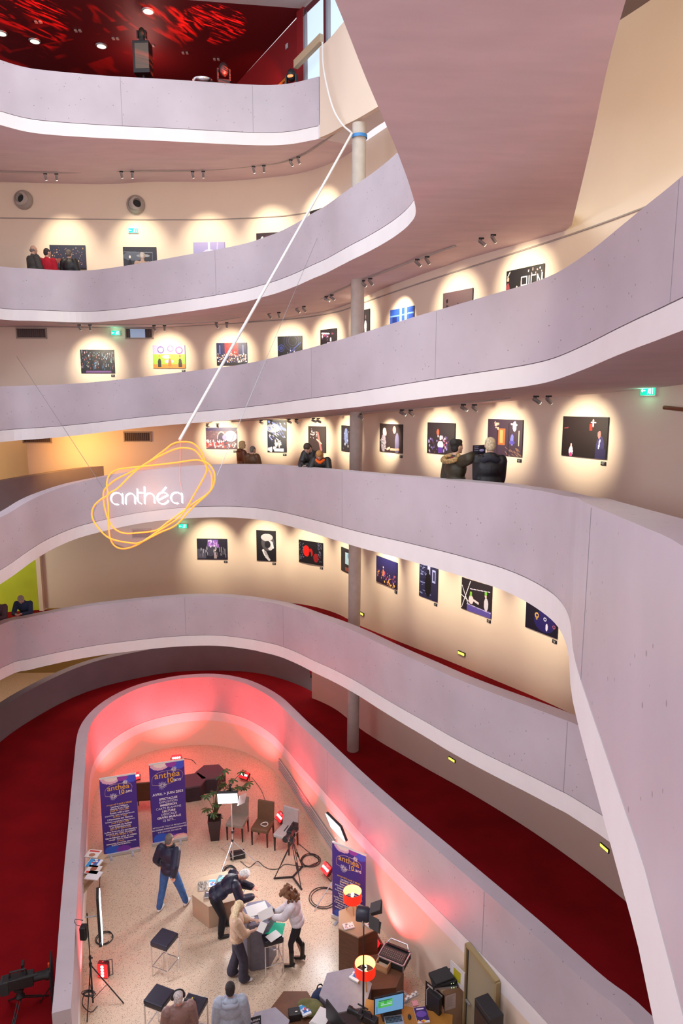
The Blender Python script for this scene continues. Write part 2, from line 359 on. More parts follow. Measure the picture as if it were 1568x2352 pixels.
far = [(q.x, q.y) for i, q in enumerate(OUTS) if 15 <= i <= 130]
iA = min(range(len(OUTS)), key=lambda i: (OUTS[i] - Vector((-10.2, 22.95))).length)
iB = min(range(len(OUTS)), key=lambda i: (OUTS[i] - Vector((-1.05, 21.55))).length)
iE = min(range(len(OUTS)), key=lambda i: (OUTS[i] - Vector((5.9, 1.0))).length)
iD = min(range(len(OUTS)), key=lambda i: (OUTS[i] - Vector((-13.4, 21.2))).length)
right = [tuple(q) for q in OUTS[iB:iE + 1]]
wall('wall_far', [tuple(q) for q in OUTS[iA:iB + 1]], 4.15, 17.9, m_wall)
wall('wall_right', right, 0, 17.9, m_wall)
wall('wall_left_upper', [tuple(q) for q in OUTS[iD - 12:iA + 1]], 10.1, 17.9, m_wall)
structure(mesh('ceiling_right', [(2.2, 15.6, 17.4), (6.8, 15.6, 17.4), (6.8, 1, 17.4), (2.2, 1, 17.4), (2.2, 15.6, 17.55), (6.8, 15.6, 17.55), (6.8, 1, 17.55), (2.2, 1, 17.55)],
     [(0, 1, 2, 3), (4, 7, 6, 5), (0, 4, 5, 1), (1, 5, 6, 2), (2, 6, 7, 3), (3, 7, 4, 0)], m_dark))
# low outer walls on the left of the lobby level and of the second turn, halls beyond
low = [(-10.4, 5), (-10.7, 10), (-10.7, 15), (-10.35, 18.6), (-10.05, 20.1), (-9.35, 21.75), (-8.45, 22.8), (-7.1, 23.6), (-6.27, 23.9), (-5.1, 24.0), (-3.64, 23.85), (-2.65, 23.45), (-1.64, 22.95), (-1.0, 22.6)]
lowS = [(p.x, p.y) for p in cr([(x, y, 0) for x, y in low], 4)]
wall('wall_low_lobby', lowS, -.05, [1.55 + .5*min(1, i/len(lowS)*1.2) + .25 for i in range(len(lowS))], m_dark, .3)
low2 = [p for p in lowS if p[0] < -7.5]
wall('wall_low_second', [(x, y - .9) for x, y in low2], 7.0, [8.42 + .6*i/len(low2) for i in range(len(low2))], m_dark, .3)
wall('wall_hall_left', [(-14.5, 6), (-14.5, 24), (-13.8, 26.5), (-4, 26.8)], -.1, 4.1, m_gold)
wall('wall_hall_second', [(-16.5, 8), (-16.5, 24.5), (-14, 24.8), (-9.9, 22.35)], 7.0, 10.3, m_orange)
wall('wall_hall_first', [(-17, 8), (-17, 20.6), (-10.3, 22.15)], 3.9, 7.4, m_lime)
structure(MB().box((-10.15, 22.15, 5.9), (.14, .3, 3.6)).build('trim_wall_end', m_wall))
# lobby
lob = [tuple(p[:2]) for p in LEVEL['L6']]
zb = [p[2] - HF - FA for p in LEVEL['L6']]
wall('wall_lobby', lob, 0, zb, m_wall, .25)
structure(MB().box((-2, 10, -.1), (26, 36, .2)).build('floor_lobby', m_terr))
# column
def column():
    b, t = at(810, 1722, 1.35), Vector((.42, 17.15, 17.55))
    d = t - b; o = MB().lathe([(.165, 0), (.165, d.length)], (0, 0, 0), 40).build('wall_column', mat('column_concrete', (.56, .50, .44), .7, noise_s=5, noise_a=.08))
    o.matrix_world = Matrix.Translation(b) @ d.to_track_quat('Z', 'Y').to_matrix().to_4x4()
    return structure(o)
column()
#@@DETAIL
# ================================================================ DETAILS
def L(h, k=1.):
    """hex colour to linear"""
    c = [int(h[i:i + 2], 16)/255 for i in (0, 2, 4)]
    return tuple(k*(x/12.92 if x <= .04045 else ((x + .055)/1.055)**2.4) for x in c)
ABOVE = {'L2': 'L1', 'L3': 'L2', 'L4': 'L3', 'L5': 'L4'}
def rim_near(k, x, y):
    return min(LEVEL[k], key=lambda p: (p[0] - x)**2 + (p[1] - y)**2)
def floor_z(k, x, y): return rim_near(k, x, y)[2] - HF + .02
def ceil_z(k, x, y): return rim_near(k, x, y)[2] - HF - FA
def hit(px, py, line=None):
    """point of the gallery's outer wall seen at that place of the photograph"""
    O = line or OUTS; d = ray(px, py); d2 = Vector((d.x, d.y)); best = None
    for i in range(len(O) - 1):
        a, b = O[i], O[i + 1]; e = b - a; den = d2.x*e.y - d2.y*e.x
        if abs(den) < 1e-9: continue
        t = (a.x*e.y - a.y*e.x)/den; u = (a.x*d2.y - a.y*d2.x)/den
        if t > 2 and -.001 <= u <= 1.001 and (best is None or t < best[0]): best = (t, e.normalized())
    t, e = best; return Vector((d.x*t, d.y*t, CAMZ + d.z*t)), Vector((e.y, -e.x, 0))   # point, normal towards the void

# ---- printed pictures: a fine grid with one colour per cell
m_print = bpy.data.materials.new('print'); m_print.use_nodes = True
_n = m_print.node_tree; _a = _n.nodes.new('ShaderNodeAttribute'); _a.attribute_name = 'Col'
_n.links.new(_a.outputs['Color'], _n.nodes['Principled BSDF'].inputs['Base Color']); _n.nodes['Principled BSDF'].inputs['Roughness'].default_value = .45
m_screen = bpy.data.materials.new('screen'); m_screen.use_nodes = True
_n = m_screen.node_tree; _a = _n.nodes.new('ShaderNodeAttribute'); _a.attribute_name = 'Col'; _b = _n.nodes['Principled BSDF']
_b.inputs['Base Color'].default_value = (.02, .02, .02, 1)
_n.links.new(_a.outputs['Color'], _b.inputs['Emission Color']); _b.inputs['Emission Strength'].default_value = .9

def paint(art, nx, ny, asp):
    """returns colours for nx*ny cells; u to the right 0..asp, v up 0..1"""
    rnd = random.Random(str(art)[:60]); prims = []
    for a in art:
        if a[0] == 'dots':
            _, n, x0, y0, x1, y1, r0, r1, cols = a
            for _i in range(n):
                r = rnd.uniform(r0, r1); prims.append(('e', rnd.uniform(x0, x1), rnd.uniform(y0, y1), r, r*rnd.uniform(.7, 2.0), rnd.choice(cols)))
        elif a[0] == 'strokes':
            _, n, x0, y0, x1, y1, dx, dy, wd, cols = a
            for _i in range(n):
                x, y = rnd.uniform(x0, x1), rnd.uniform(y0, y1); k = rnd.uniform(.4, 1)
                prims.append(('l', x, y, x + dx*k*rnd.uniform(.6, 1.2), y + dy*k*rnd.uniform(.6, 1.2), wd, rnd.choice(cols)))
        elif a[0] == 'man':
            _, x, y, h, body, head = a
            prims += [('e', x, y + h*.38, h*.13, h*.30, body), ('r', x - h*.10, y, x + h*.10, y + h*.35, body), ('e', x, y + h*.86, h*.075, h*.11, head)]
        else: prims.append(a)
    prims = [(p, L(p[-1]) if p[0] != 'g' else (L(p[1]), L(p[2]))) for p in prims]
    out = []
    for j in range(ny):
        v = (j + .5)/ny
        for i in range(nx):
            u = (i + .5)/nx*asp; c = (0, 0, 0)
            for p, col in prims:
                k = p[0]
                if k == 'bg': c = col
                elif k == 'g': c = tuple(col[0][q]*(1 - v) + col[1][q]*v for q in range(3))
                elif k == 'e':
                    if ((u - p[1]*asp)/(p[3]))**2 + ((v - p[2])/p[4])**2 < 1: c = col
                elif k == 'o':
                    d = math.hypot(u - p[1]*asp, v - p[2])
                    if abs(d - p[3]) < p[4]: c = col
                elif k == 'r':
                    if p[1]*asp <= u <= p[3]*asp and p[2] <= v <= p[4]: c = col
                elif k == 'l':
                    x0, y0, x1, y1, wd = p[1]*asp, p[2], p[3]*asp, p[4], p[5]
                    dx, dy = x1 - x0, y1 - y0; t = max(0, min(1, ((u - x0)*dx + (v - y0)*dy)/(dx*dx + dy*dy + 1e-9)))
                    if math.hypot(u - x0 - t*dx, v - y0 - t*dy) < wd: c = col
            out.append(c)
    return out
def print_panel(name, w_, h_, art, parent, nx=60, z=0., material=None, y=0., centre=True):
    """upright printed sheet in local xz, facing -y"""
    ny = max(4, int(round(nx*h_/w_))); cols = paint(art, nx, ny, w_/h_); v = []; f = []
    for j in range(ny + 1):
        for i in range(nx + 1): v.append((-w_/2 + w_*i/nx, y, z + h_*j/ny))
    for j in range(ny):
        for i in range(nx): a = j*(nx + 1) + i; f.append((a, a + 1, a + nx + 2, a + nx + 1))
    o = mesh(name, v, f, material or m_print, parent)
    at_ = o.data.color_attributes.new('Col', 'FLOAT_COLOR', 'CORNER')
    buf = []
    for c in cols: buf += [*c, 1.]*4
    at_.data.foreach_set('color', buf)
    return o
def orient(o, loc, nrm):
    """local -y looks along nrm"""
    n = Vector(nrm); n.z = 0; n.normalize(); o.location = loc; o.rotation_euler = (0, 0, math.atan2(n.x, -n.y)); return o

m_black = mat('black_satin', (.018, .018, .02), .45)
m_blackm = mat('black_matt', (.03, .03, .032), .8)
m_white = mat('white_paint', (.8, .79, .77), .5)
m_grey = mat('grey_metal', (.36, .35, .36), .4, .6)
m_chrome = mat('chrome', (.78, .78, .8), .18, 1)
m_silver = mat('silver_metal', (.62, .62, .66), .35, .8)
m_greenlit = mat('exit_green', (.0, .5, .25), .5, emit=(.0, .62, .30), es=1.3)
m_whitelit = mat('sign_white_lit', (.9, 1, .95), .5, emit=(.8, 1, .9), es=2.2)
SP = []
PICS = [
 # level, left top x,y, left bottom y, right top x,y, right bottom y, plaque, description, art
 ('L2', 114, 562, 617, 196, 564.5, 620, 0, 'dark night scene with small floating lights', [('g', '33304a', '2c3246'), ('dots', 70, .05, .2, .97, .9, .008, .02, ['c98f62', 'd8c0a0', 'b06a50', '8f7f80']), ('e', .25, .35, .12, .1, '8c4a44'), ('r', 0, 0, 1, .07, '15131d')]),
 ('L2', 282.4, 566, 619, 359, 569, 622, 0, 'grey stormy stage with a pale figure', [('bg', '2a2c38'), ('e', .3, .6, .45, .2, '555c6c'), ('e', .6, .62, .3, .07, '8b8f98'), ('man', .2, .05, .6, '0d0d12', 'e8d8cc'), ('l', .03, .78, .88, .76, .012, '6a7080'), ('l', .88, .76, .88, .3, .012, '6a7080'), ('r', 0, 0, 1, .1, '1a1a22')]),
 ('L2', 444, 557.5, 611, 516, 556, 610, 0, 'pale lavender wash with faint beams', [('g', '8d8fc4', 'a79fcf'), ('e', .5, .4, .35, .3, 'cfc6ea'), ('l', .5, 0, .5, 1, .05, 'd8d2f0'), ('l', .7, 0, .78, 1, .03, 'beb6e2')]),
 ('L2', 589, 539, 594, 660, 530, 584, 0, 'dark red-black scene with a white flash', [('bg', '2b1620'), ('e', .2, .55, .12, .3, 'f2eef2'), ('e', .5, .8, .4, .1, '4a2030')]),
 ('L2', 713, 487, 545, 770, 468, 526, 0, 'small dark print behind the rising parapet', [('bg', '15141a'), ('e', .4, .5, .2, .2, '3c3a55')]),
 ('L3', 184, 803, 857, 261.5, 804, 857, 1, 'blue and black crowded library scene', [('bg', '14161f'), ('strokes', 120, 0, .1, 1, .9, .0, .12, .012, ['3d5f84', '22344f', '7a8aa0', '2b2433', '8f5a5a', '35536a']), ('r', .3, .05, .36, .95, '0b0c12'), ('r', .55, .05, .63, .95, '0b0c12'), ('r', .15, .02, .9, .1, '6a4a80'), ('dots', 40, .1, .2, .95, .9, .01, .02, ['9fb8cf', 'a05c5c', '6b8f68'])]),
 ('L3', 350.5, 793, 846, 424.5, 793, 846, 1, 'lime green and lilac painted set with three figures', [('bg', '93b83a'), ('r', 0, .62, 1, 1, 'c3a3d0'), ('o', .25, .8, .13, .02, '5c4c9a'), ('o', .55, .85, .12, .02, '8c5ca0'), ('o', .82, .78, .14, .025, '7a3c90'), ('e', .42, .5, .18, .08, 'd8b4dd'), ('e', .5, .3, .2, .08, 'd8b4dd'), ('r', 0, 0, 1, .18, 'c98436'), ('man', .2, .05, .55, '2a2a20', 'd88a4a'), ('man', .52, .08, .5, 'a86a30', 'f0c060'), ('man', .84, .05, .55, '352418', 'c0602c')]),
 ('L3', 497, 787.5, 838, 567, 787.5, 839, 0, 'large cast taking a bow before a red curtain', [('bg', '17194a'), ('r', .27, .4, .72, 1, 'a01820'), ('e', .5, .85, .25, .15, 'd02a28'), ('r', .1, .5, .13, .9, '7c86e0'), ('r', .86, .5, .89, .9, '7c86e0'), ('dots', 160, .02, .12, .98, .5, .014, .03, ['e6c8b8', '2a2026', 'a88060', 'f2e8e0', '703c34', '48404a']), ('dots', 20, .4, .45, .7, .62, .015, .025, ['f0d8c8', 'c03030']), ('r', 0, 0, 1, .1, '1c1a20')]),
 ('L3', 638, 773, 826, 694, 771.5, 826, 0, 'black scene with thin blue orbit lines', [('bg', '10101a'), ('o', .15, .5, .14, .012, '34408c'), ('o', .15, .5, .05, .02, '34408c'), ('o', .62, .8, .2, .008, '3c3c60'), ('o', .62, .8, .3, .008, '3c3c60'), ('o', .62, .8, .42, .008, '3c3c60'), ('l', .5, .3, .95, .72, .02, '3a448c'), ('dots', 12, .2, .15, .9, .5, .012, .02, ['c8c0d8', '5868c0'])]),
 ('L3', 737, 758, 811, 774, 754, 809, 0, 'dark neon shop front with white letters', [('bg', '1a1420'), ('dots', 30, .1, .2, .9, .8, .02, .05, ['e4dce8', '90405c', '5a4870']), ('l', .1, .85, .55, .8, .03, 'e8e0f0'), ('l', .55, .4, .95, .42, .03, 'd8d0e8')]),
 ('L3', 822, 714, 768, 850, 710.5, 765, 0, 'dark print half hidden by the column', [('bg', '1c1a24'), ('man', .7, .0, .8, 'c8c2cc', '705048')]),
 ('L3', 898, 710.5, 763, 952.5, 704.5, 759, 0, 'bright blue interior of tall windows', [('bg', '2b55b8'), ('r', .1, .0, .3, .7, '1a2c78'), ('r', .42, .2, .5, 1, 'd8e4f4'), ('r', .62, .2, .72, 1, 'b4cdf0'), ('r', .8, .1, 1, .9, '2844a0'), ('l', 0, .7, 1, .72, .03, '6ea0e0'), ('e', .55, .2, .12, .25, '10183c')]),
 ('L3', 1019.5, 672, 737, 1087.5, 664, 732, 0, 'dim mauve scene with shadow figures', [('g', '4a3a40', '5f4a50'), ('man', .15, .1, .7, '2a2228', '181418'), ('man', .52, .1, .5, '3a2c32', '1a1418'), ('r', 0, 0, 1, .15, '30262b')]),
 ('L3', 1165.6, 621, 687, 1251.5, 608, 679, 0, 'black stage with white neon tube letters', [('bg', '171419'), ('l', .04, .8, .1, .95, .02, 'e0dcd8'), ('man', .05, .1, .7, '8a3a44', 'd8a090'), ('man', .3, .05, .4, '302c30', 'e8c0b0'), ('l', .42, .3, .42, .7, .02, 'f4f0ff'), ('l', .42, .7, .57, .7, .02, 'f4f0ff'), ('l', .57, .7, .57, .42, .02, 'f4f0ff'), ('l', .42, .42, .57, .42, .02, 'f4f0ff'), ('l', .62, .3, .62, .7, .02, 'f4f0ff'), ('l', .68, .7, .8, .7, .02, 'f4f0ff'), ('l', .68, .36, .68, .7, .02, 'f4f0ff'), ('l', .68, .38, .8, .38, .02, 'f4f0ff'), ('l', .84, .33, .84, .7, .02, 'f4f0ff'), ('l', .84, .7, .93, .4, .02, 'f4f0ff'), ('l', .96, .35, .96, .72, .02, 'f4f0ff'), ('dots', 8, .6, .75, .98, .9, .02, .03, ['e0a0a0', 'f0e0e0'])]),
 ('L4', 472.7, 982, 1031, 543.6, 982.4, 1031.6, 1, 'brick arch with purple smoke and a red-clad chorus', [('bg', '5c4250'), ('r', 0, .85, 1, 1, '3a2c5c'), ('strokes', 50, 0, .4, .9, .85, .08, 0, .01, ['7a5460', '4c3440']), ('e', .5, .55, .2, .28, 'b09098'), ('e', .5, .52, .16, .25, '28183a'), ('r', .34, .2, .68, .45, '28183a'), ('e', .8, .6, .3, .25, 'c8b0e0'), ('e', .6, .55, .1, .12, '8c78c0'), ('dots', 90, 0, .08, 1, .3, .02, .035, ['d04040', 'e87070', 'f4d8d0', 'a02830']), ('dots', 30, .02, .3, .9, .42, .015, .03, ['e8dce8', 'c0a0b0'])]),
 ('L4', 614, 965, 1038, 657.5, 965, 1039, 1, 'tall blue glittering light rain with dancers', [('bg', '171a2c'), ('l', .1, .95, .95, .7, .04, '5c74c8'), ('e', .3, .75, .22, .14, '8a92a0'), ('strokes', 60, .05, .4, .9, .95, .12, -.08, .01, ['c4cce8', '6c7cc0', 'e8e4d0', '3c468c']), ('strokes', 12, .4, .25, .75, .4, .03, -.12, .018, ['e8d0c8']), ('r', .35, .02, .85, .12, 'c8ccd8'), ('dots', 10, .05, .05, .4, .15, .02, .04, ['ded8e0'])]),
 ('L4', 709, 977, 1037, 748.7, 981.4, 1041, 0, 'dark print with a thin red leaning figure', [('bg', '33292e'), ('l', .55, .75, .75, .1, .05, 'b06868'), ('l', .5, .5, .75, .35, .03, 'e0a8a0'), ('dots', 14, .1, .55, .5, .9, .015, .03, ['e8e0e0', 'b8b0b8'])]),
 ('L4', 785.5, 975.5, 1034.7, 818, 980, 1041, 0, 'dark blue print cut off by the column', [('bg', '1a1824'), ('e', .35, .6, .15, .3, '6c7cb0'), ('dots', 16, .1, .1, .7, .8, .02, .04, ['c8d0e8', '4c5c90'])]),
 ('L4', 874, 970.6, 1034, 926, 977, 1043.8, 1, 'white-haired woman facing a man in a blue shirt', [('bg', '2b2226'), ('e', .18, .3, .16, .32, '8c8494'), ('dots', 40, .05, .05, .3, .5, .012, .02, ['e0dce4', '3c3440']), ('e', .22, .72, .11, .14, 'f0ece8'), ('e', .28, .66, .05, .09, 'e0b0a0'), ('e', .78, .3, .13, .4, '5c5878'), ('e', .66, .8, .1, .13, 'b08478'), ('l', .35, .1, .45, .15, .04, 'd8a090'), ('l', .5, .1, .85, .12, .04, 'c89080')]),
 ('L4', 983.7, 967.5, 1038.7, 1046.7, 975, 1048, 0, 'dark crowd with a seated figure in white', [('bg', '261e26'), ('dots', 60, .05, .05, .8, .6, .015, .035, ['5a4a8c', 'a0486c', '8c88c8', '342c44', 'd0a0b0']), ('e', .5, .3, .14, .12, 'f0ecf0'), ('e', .5, .52, .05, .08, 'e8c8c0'), ('e', .4, .7, .06, .1, 'c0503c'), ('r', .42, .05, .58, .22, '4c2c8c')]),
 ('L4', 1123, 959.7, 1040, 1202.7, 967.4, 1053.8, 1, 'purple street scene with a warm lit doorway and a statue', [('bg', '3a2a3c'), ('r', .32, .3, .52, .75, '9c5c34'), ('r', .36, .35, .46, .7, 'd8945c'), ('e', .78, .82, .07, .14, 'c8ccec'), ('l', .68, .88, .84, .86, .02, 'c8ccec'), ('e', .72, .45, .06, .16, '6c70c8'), ('e', .72, .38, .1, .05, '4c44a0'), ('strokes', 18, .5, .05, .9, .25, .14, -.12, .008, ['8c6c58']), ('r', .28, .0, .31, .8, '24182a'), ('r', .6, .0, .64, .9, '24182a'), ('r', .9, .3, .92, .7, 'e0c8b0'), ('dots', 6, .2, .7, .32, .9, .02, .04, ['e0a898'])]),
 ('L4', 1296, 953.6, 1044, 1399.7, 961, 1058, 1, 'nearly black stage with a red star and a man in a suit', [('g', '1c1416', '2a2022'), ('l', .69, .92, .69, .78, .025, 'f0d8dc'), ('l', .65, .87, .74, .87, .02, 'f0c0c8'), ('r', .61, .66, .67, .84, 'd83020'), ('e', .22, .13, .07, .13, 'd8c8e0'), ('e', .22, .04, .05, .06, 'c04080'), ('e', .22, .28, .03, .05, 'e0b0b0'), ('e', .86, .25, .13, .3, '3a3468'), ('r', .76, 0, .98, .25, '2c2850'), ('l', .83, .25, .85, .45, .02, 'e8e4f0'), ('e', .83, .58, .05, .09, 'c07c78'), ('l', .05, .7, .13, .72, .01, 'a04848')]),
 ('L5', 452, 1236, 1283, 521.5, 1238, 1286, 1, 'violet wooden stage set with dancing figures', [('bg', '1c1a2c'), ('r', .0, .05, .3, .5, '4c4c60'), ('e', .45, .5, .22, .35, '3c3c50'), ('r', .35, .62, .7, .95, '6a50a0'), ('dots', 26, .35, .6, .75, .9, .02, .05, ['b48cd8', '8a5cb8', 'e0c8e8']), ('strokes', 30, .05, .1, .95, .5, .0, .25, .012, ['8c8c98', 'b8b8c4', '2c2c3c']), ('man', .6, .05, .45, '9c8c98', 'e0c0b8')]),
 ('L5', 588.7, 1216, 1285.6, 633, 1221, 1291, 1, 'black and white portrait of a sculpted head', [('bg', '16141c'), ('e', .6, .6, .22, .26, '4c4a54'), ('e', .55, .78, .2, .12, 'b8b8c0'), ('e', .72, .52, .1, .16, 'c8c8d0'), ('e', .58, .55, .1, .12, '1c1a22'), ('l', .8, .62, .86, .45, .03, 'e0e0e8'), ('l', .35, .35, .45, .2, .04, 'd8d8e0'), ('l', .45, .3, .6, .1, .04, '9c9ca8'), ('l', .5, .15, .65, .05, .04, 'c8c8d0')]),
 ('L5', 687, 1237.7, 1288.7, 742, 1249, 1301, 1, 'black set with a large red heart-shaped glow', [('bg', '15121c'), ('e', .32, .55, .18, .25, 'd81c18'), ('e', .5, .5, .12, .18, 'b01418'), ('e', .72, .3, .14, .2, '8c1820'), ('strokes', 26, 0, .1, .2, .95, .05, .06, .01, ['6c7090']), ('strokes', 26, .82, .1, .98, .95, -.05, .06, .01, ['6c7090']), ('e', .48, .35, .06, .2, '0c0a10')]),
 ('L5', 785, 1258, 1311.7, 818, 1266.5, 1322, 0, 'dark framed print with a pale blue window', [('bg', '1c1a24'), ('r', .3, .35, 1, .85, '9cc4dc'), ('r', .3, .05, 1, .22, '7c3c34'), ('dots', 8, .5, .45, .95, .8, .03, .07, ['e8f0f4', '5c8cb0'])]),
 ('L5', 866, 1275, 1334, 913.7, 1293.5, 1355.7, 1, 'night concert with warm stage lights', [('g', '2c1c30', '2a2a6c'), ('dots', 60, .05, .2, .95, .5, .015, .035, ['c05c70', '5c4cb0', 'e0a050', '2c2044']), ('man', .35, .3, .4, 'd8844c', 'f0d0b0'), ('dots', 14, .4, .04, .95, .16, .02, .035, ['f08c3c', 'f0c06c'])]),
 ('L5', 965.4, 1287, 1367, 1007, 1300, 1385, 1, 'tall blue window scene with a black silhouette', [('bg', '242446'), ('strokes', 60, .02, .1, .6, .95, .12, 0, .012, ['4c5490', '8088b8', '14142c']), ('r', .45, .5, .6, 1, 'b0b4e0'), ('e', .5, .4, .13, .35, '0c0a14'), ('e', .5, .76, .05, .07, '181420'), ('r', .72, .5, .9, .85, '9ca4d8'), ('r', .76, .55, .86, .8, '2c2c50')]),
 ('L5', 1062.6, 1323, 1394, 1131, 1349, 1425, 1, 'green-haired figures behind a violet bar', [('bg', '241e26'), ('l', .02, .05, .3, .95, .012, 'e8e8ee'), ('l', .0, .45, .28, .3, .012, 'e8e8ee'), ('l', .02, .75, .25, .2, .012, 'e8e8ee'), ('l', .3, .72, .95, .8, .012, 'c8c4d8'), ('r', .2, .0, 1, .2, '5c50a0'), ('l', .2, .22, 1, .16, .012, 'b8b4d8'), ('e', .34, .38, .1, .14, 'd8c8cc'), ('e', .33, .56, .05, .08, '7cb83c'), ('l', .4, .4, .58, .34, .035, 'd8c8cc'), ('e', .84, .38, .09, .2, 'c8c4d0'), ('e', .82, .64, .04, .08, 'd8b8b0'), ('e', .82, .72, .05, .07, '6cb83c')]),
 ('L5', 1211, 1371.6, 1437, 1284, 1400, 1472, 1, 'deep blue night scene with small moons', [('bg', '131024'), ('e', .6, .4, .45, .35, '221c5c'), ('o', .36, .55, .07, .02, 'c89c4c'), ('e', .36, .45, .04, .06, 'a8843c'), ('o', .62, .5, .05, .015, 'c8c8e0'), ('e', .68, .25, .05, .12, 'd8d4e8'), ('o', .9, .35, .05, .012, 'a05c6c')]),
]
LEVN = {'L2': 'fourth', 'L3': 'third', 'L4': 'second', 'L5': 'first'}
ROW = {'L2': 'top row of pictures', 'L3': 'second row of pictures from the top', 'L4': 'third row of pictures from the top', 'L5': 'lowest row of pictures'}
head_proto = None
def track_head(loc, aim, label, group):
    global head_proto
    if head_proto is None:
        r = empty('track_spotlight'); 
        MB().box((0, 0, -.02), (.10, .035, .03)).tube([(0, 0, -.03), (0, 0, -.09)], .008).build('mount', m_blackm, r)
        c = MB().lathe([(.033, .0), (.035, .012), (.035, .15), (.030, .16)], (0, 0, -.06), 16).build('can', m_grey, r)
        MB().lathe([(.001, 0), (.028, 0), (.028, .004)], (0, 0, .10), 14).build('lens', mat('lens_lit', (1, .95, .85), .3, emit=(1, .9, .7), es=6), c)
        head_proto = r; o = r
    else:
        o = head_proto.copy(); COL.objects.link(o)
        for ch in head_proto.children:
            c = ch.copy(); COL.objects.link(c); c.parent = o
            for g in ch.children: d = g.copy(); COL.objects.link(d); d.parent = c
    o.location = loc; tag(o, label, 'spotlight', group)
    can = [c for c in o.children if c.name.startswith('can')][0]
    d = Vector(aim) - (Vector(loc) + Vector((0, 0, -.09))); can.location = (0, 0, -.09); can.rotation_euler = d.to_track_quat('Z', 'Y').to_euler()
    return o
for (k, xl, ytl, ybl, xr, ytr, ybr, plq, desc, art) in PICS:
    a, n1 = hit(xl, ytl); a2, _ = hit(xl, ybl); b, n2 = hit(xr, ytr); b2, _ = hit(xr, ybr)
    W_ = Vector((b.x - a.x, b.y - a.y)).length; zt = (a.z + b.z)/2; zb_ = (a2.z + b2.z)/2; H_ = zt - zb_
    nrm = Vector((b.y - a.y, -(b.x - a.x), 0)).normalized()
    if nrm.y > 0: nrm = -nrm
    mid = (Vector((a.x, a.y, 0)) + Vector((b.x, b.y, 0)))/2 + nrm*.03
    t = orient(empty('photo_print', label='%s wall photograph, %s' % ('tall' if H_ > W_ else 'wide', desc), cat='picture', group='photographs hanging on the gallery wall'), (mid.x, mid.y, zb_), nrm)
    MB().box((0, .012, H_/2), (W_, .022, H_)).build('panel', m_blackm, t)
    print_panel('print', W_, H_, art, t, 88)
    tz = ceil_z(ABOVE[k], mid.x + nrm.x*.9, mid.y + nrm.y*.9)
    tan_ = Vector((-nrm.y, nrm.x, 0)); 
    if k != 'L5':
        for q in (-.16, .16):
            loc = mid + nrm*1.05 + tan_*q; loc.z = tz - .035
            track_head(loc, Vector((mid.x, mid.y, zb_ + H_*.55)) - tan_*q*.5, '%s of two small grey spotlights aimed at the %s' % ('left' if (q < 0) == (tan_.x > 0) else 'right', ' '.join(desc.split(' with')[0].split(' and ')[0].split()[:7])), 'spotlights over the ' + ROW[k] + ' ' + desc.split(' with')[0])
    loc = mid + nrm*1.55
    dc = Vector((loc.x - .38, loc.y - 17.25))
    if dc.length < .95: loc = mid + nrm*.85 + tan_*(.35 if tan_.x > 0 else -.35)
    loc.z = ceil_z(ABOVE[k], loc.x, loc.y) - .26
    lamp('picture_spot', 'SPOT', loc, 290 if k != 'L2' else 330, (1, .86, .62), (mid.x, mid.y, zb_ + H_*.48), .03, spot_size=math.radians(64), spot_blend=.95)
    if plq:
        c = mid + tan_*(W_/2 - .07)*(1 if tan_.x > 0 else -1) 
        p = orient(empty('caption_plaque', label='small black caption plaque under the photograph, ' + ' '.join(desc.split(' with')[0].split(' and ')[0].split()[:7]), cat='plaque', group='caption plaques under the photographs'), (c.x - nrm.x*.02, c.y - nrm.y*.02, zb_ - .115), nrm)
        MB().box((0, 0, .035), (.115, .012, .07)).build('plate', m_black, p)
        m = MB()
        for q in range(3): m.box((-.012*(q % 2), -.0075, .052 - q*.017), (.07 - .015*q, .002, .004))
        m.build('caption_lines', m_white, p)
# lighting tracks
for k, (lo, hi) in {'L2': (-12, 3.4), 'L3': (-9, 3.3), 'L4': (-3.4, 4.2), 'L5': (-4.2, 1)}.items():
    pts = [q for i, q in enumerate(OUTS) if iD - 4 < i < iE and lo < q.x < hi and q.y > 9]
    if k == 'L2': pts = [q for q in pts if not (q.x > 3.3)]
    N_ = normals([(q.x, q.y, 0) for q in pts]); P = []
    for q, n in zip(pts, N_): 
        x, y = q.x - n.x*1.05, q.y - n.y*1.05; P.append(Vector((x, y, ceil_z(ABOVE[k], x, y) - .022)))
    for _ in range(6): P = [P[0]] + [(P[i - 1] + P[i]*2 + P[i + 1])/4 for i in range(1, len(P) - 1)] + [P[-1]]
    o = MB().tube(P, .02, 4).build('lighting_track', m_line); tag(o, 'thin lighting track along the ceiling over the ' + ROW[k], 'track', 'lighting tracks')
# picture rails (shadow gap line on the wall)
for k, zz, (lo, hi) in (('L2', lambda q: 16.72 + .02*max(0, q.x), (-12.5, 2.6)), ('L3', lambda q: 13.45 + .045*max(0, q.x + 6) + .06*max(0, q.x), (-12.5, 5.3))):
    pts = [q for i, q in enumerate(OUTS) if iD - 4 < i < iE and lo < q.x < hi and q.y > 9]
    N_ = normals([(q.x, q.y, 0) for q in pts])
    o = MB().tube([(q.x - n.x*.012, q.y - n.y*.012, zz(q)) for q, n in zip(pts, N_)], .017, 6).build('trim_rail_' + LEVN[k], m_line); structure(o)

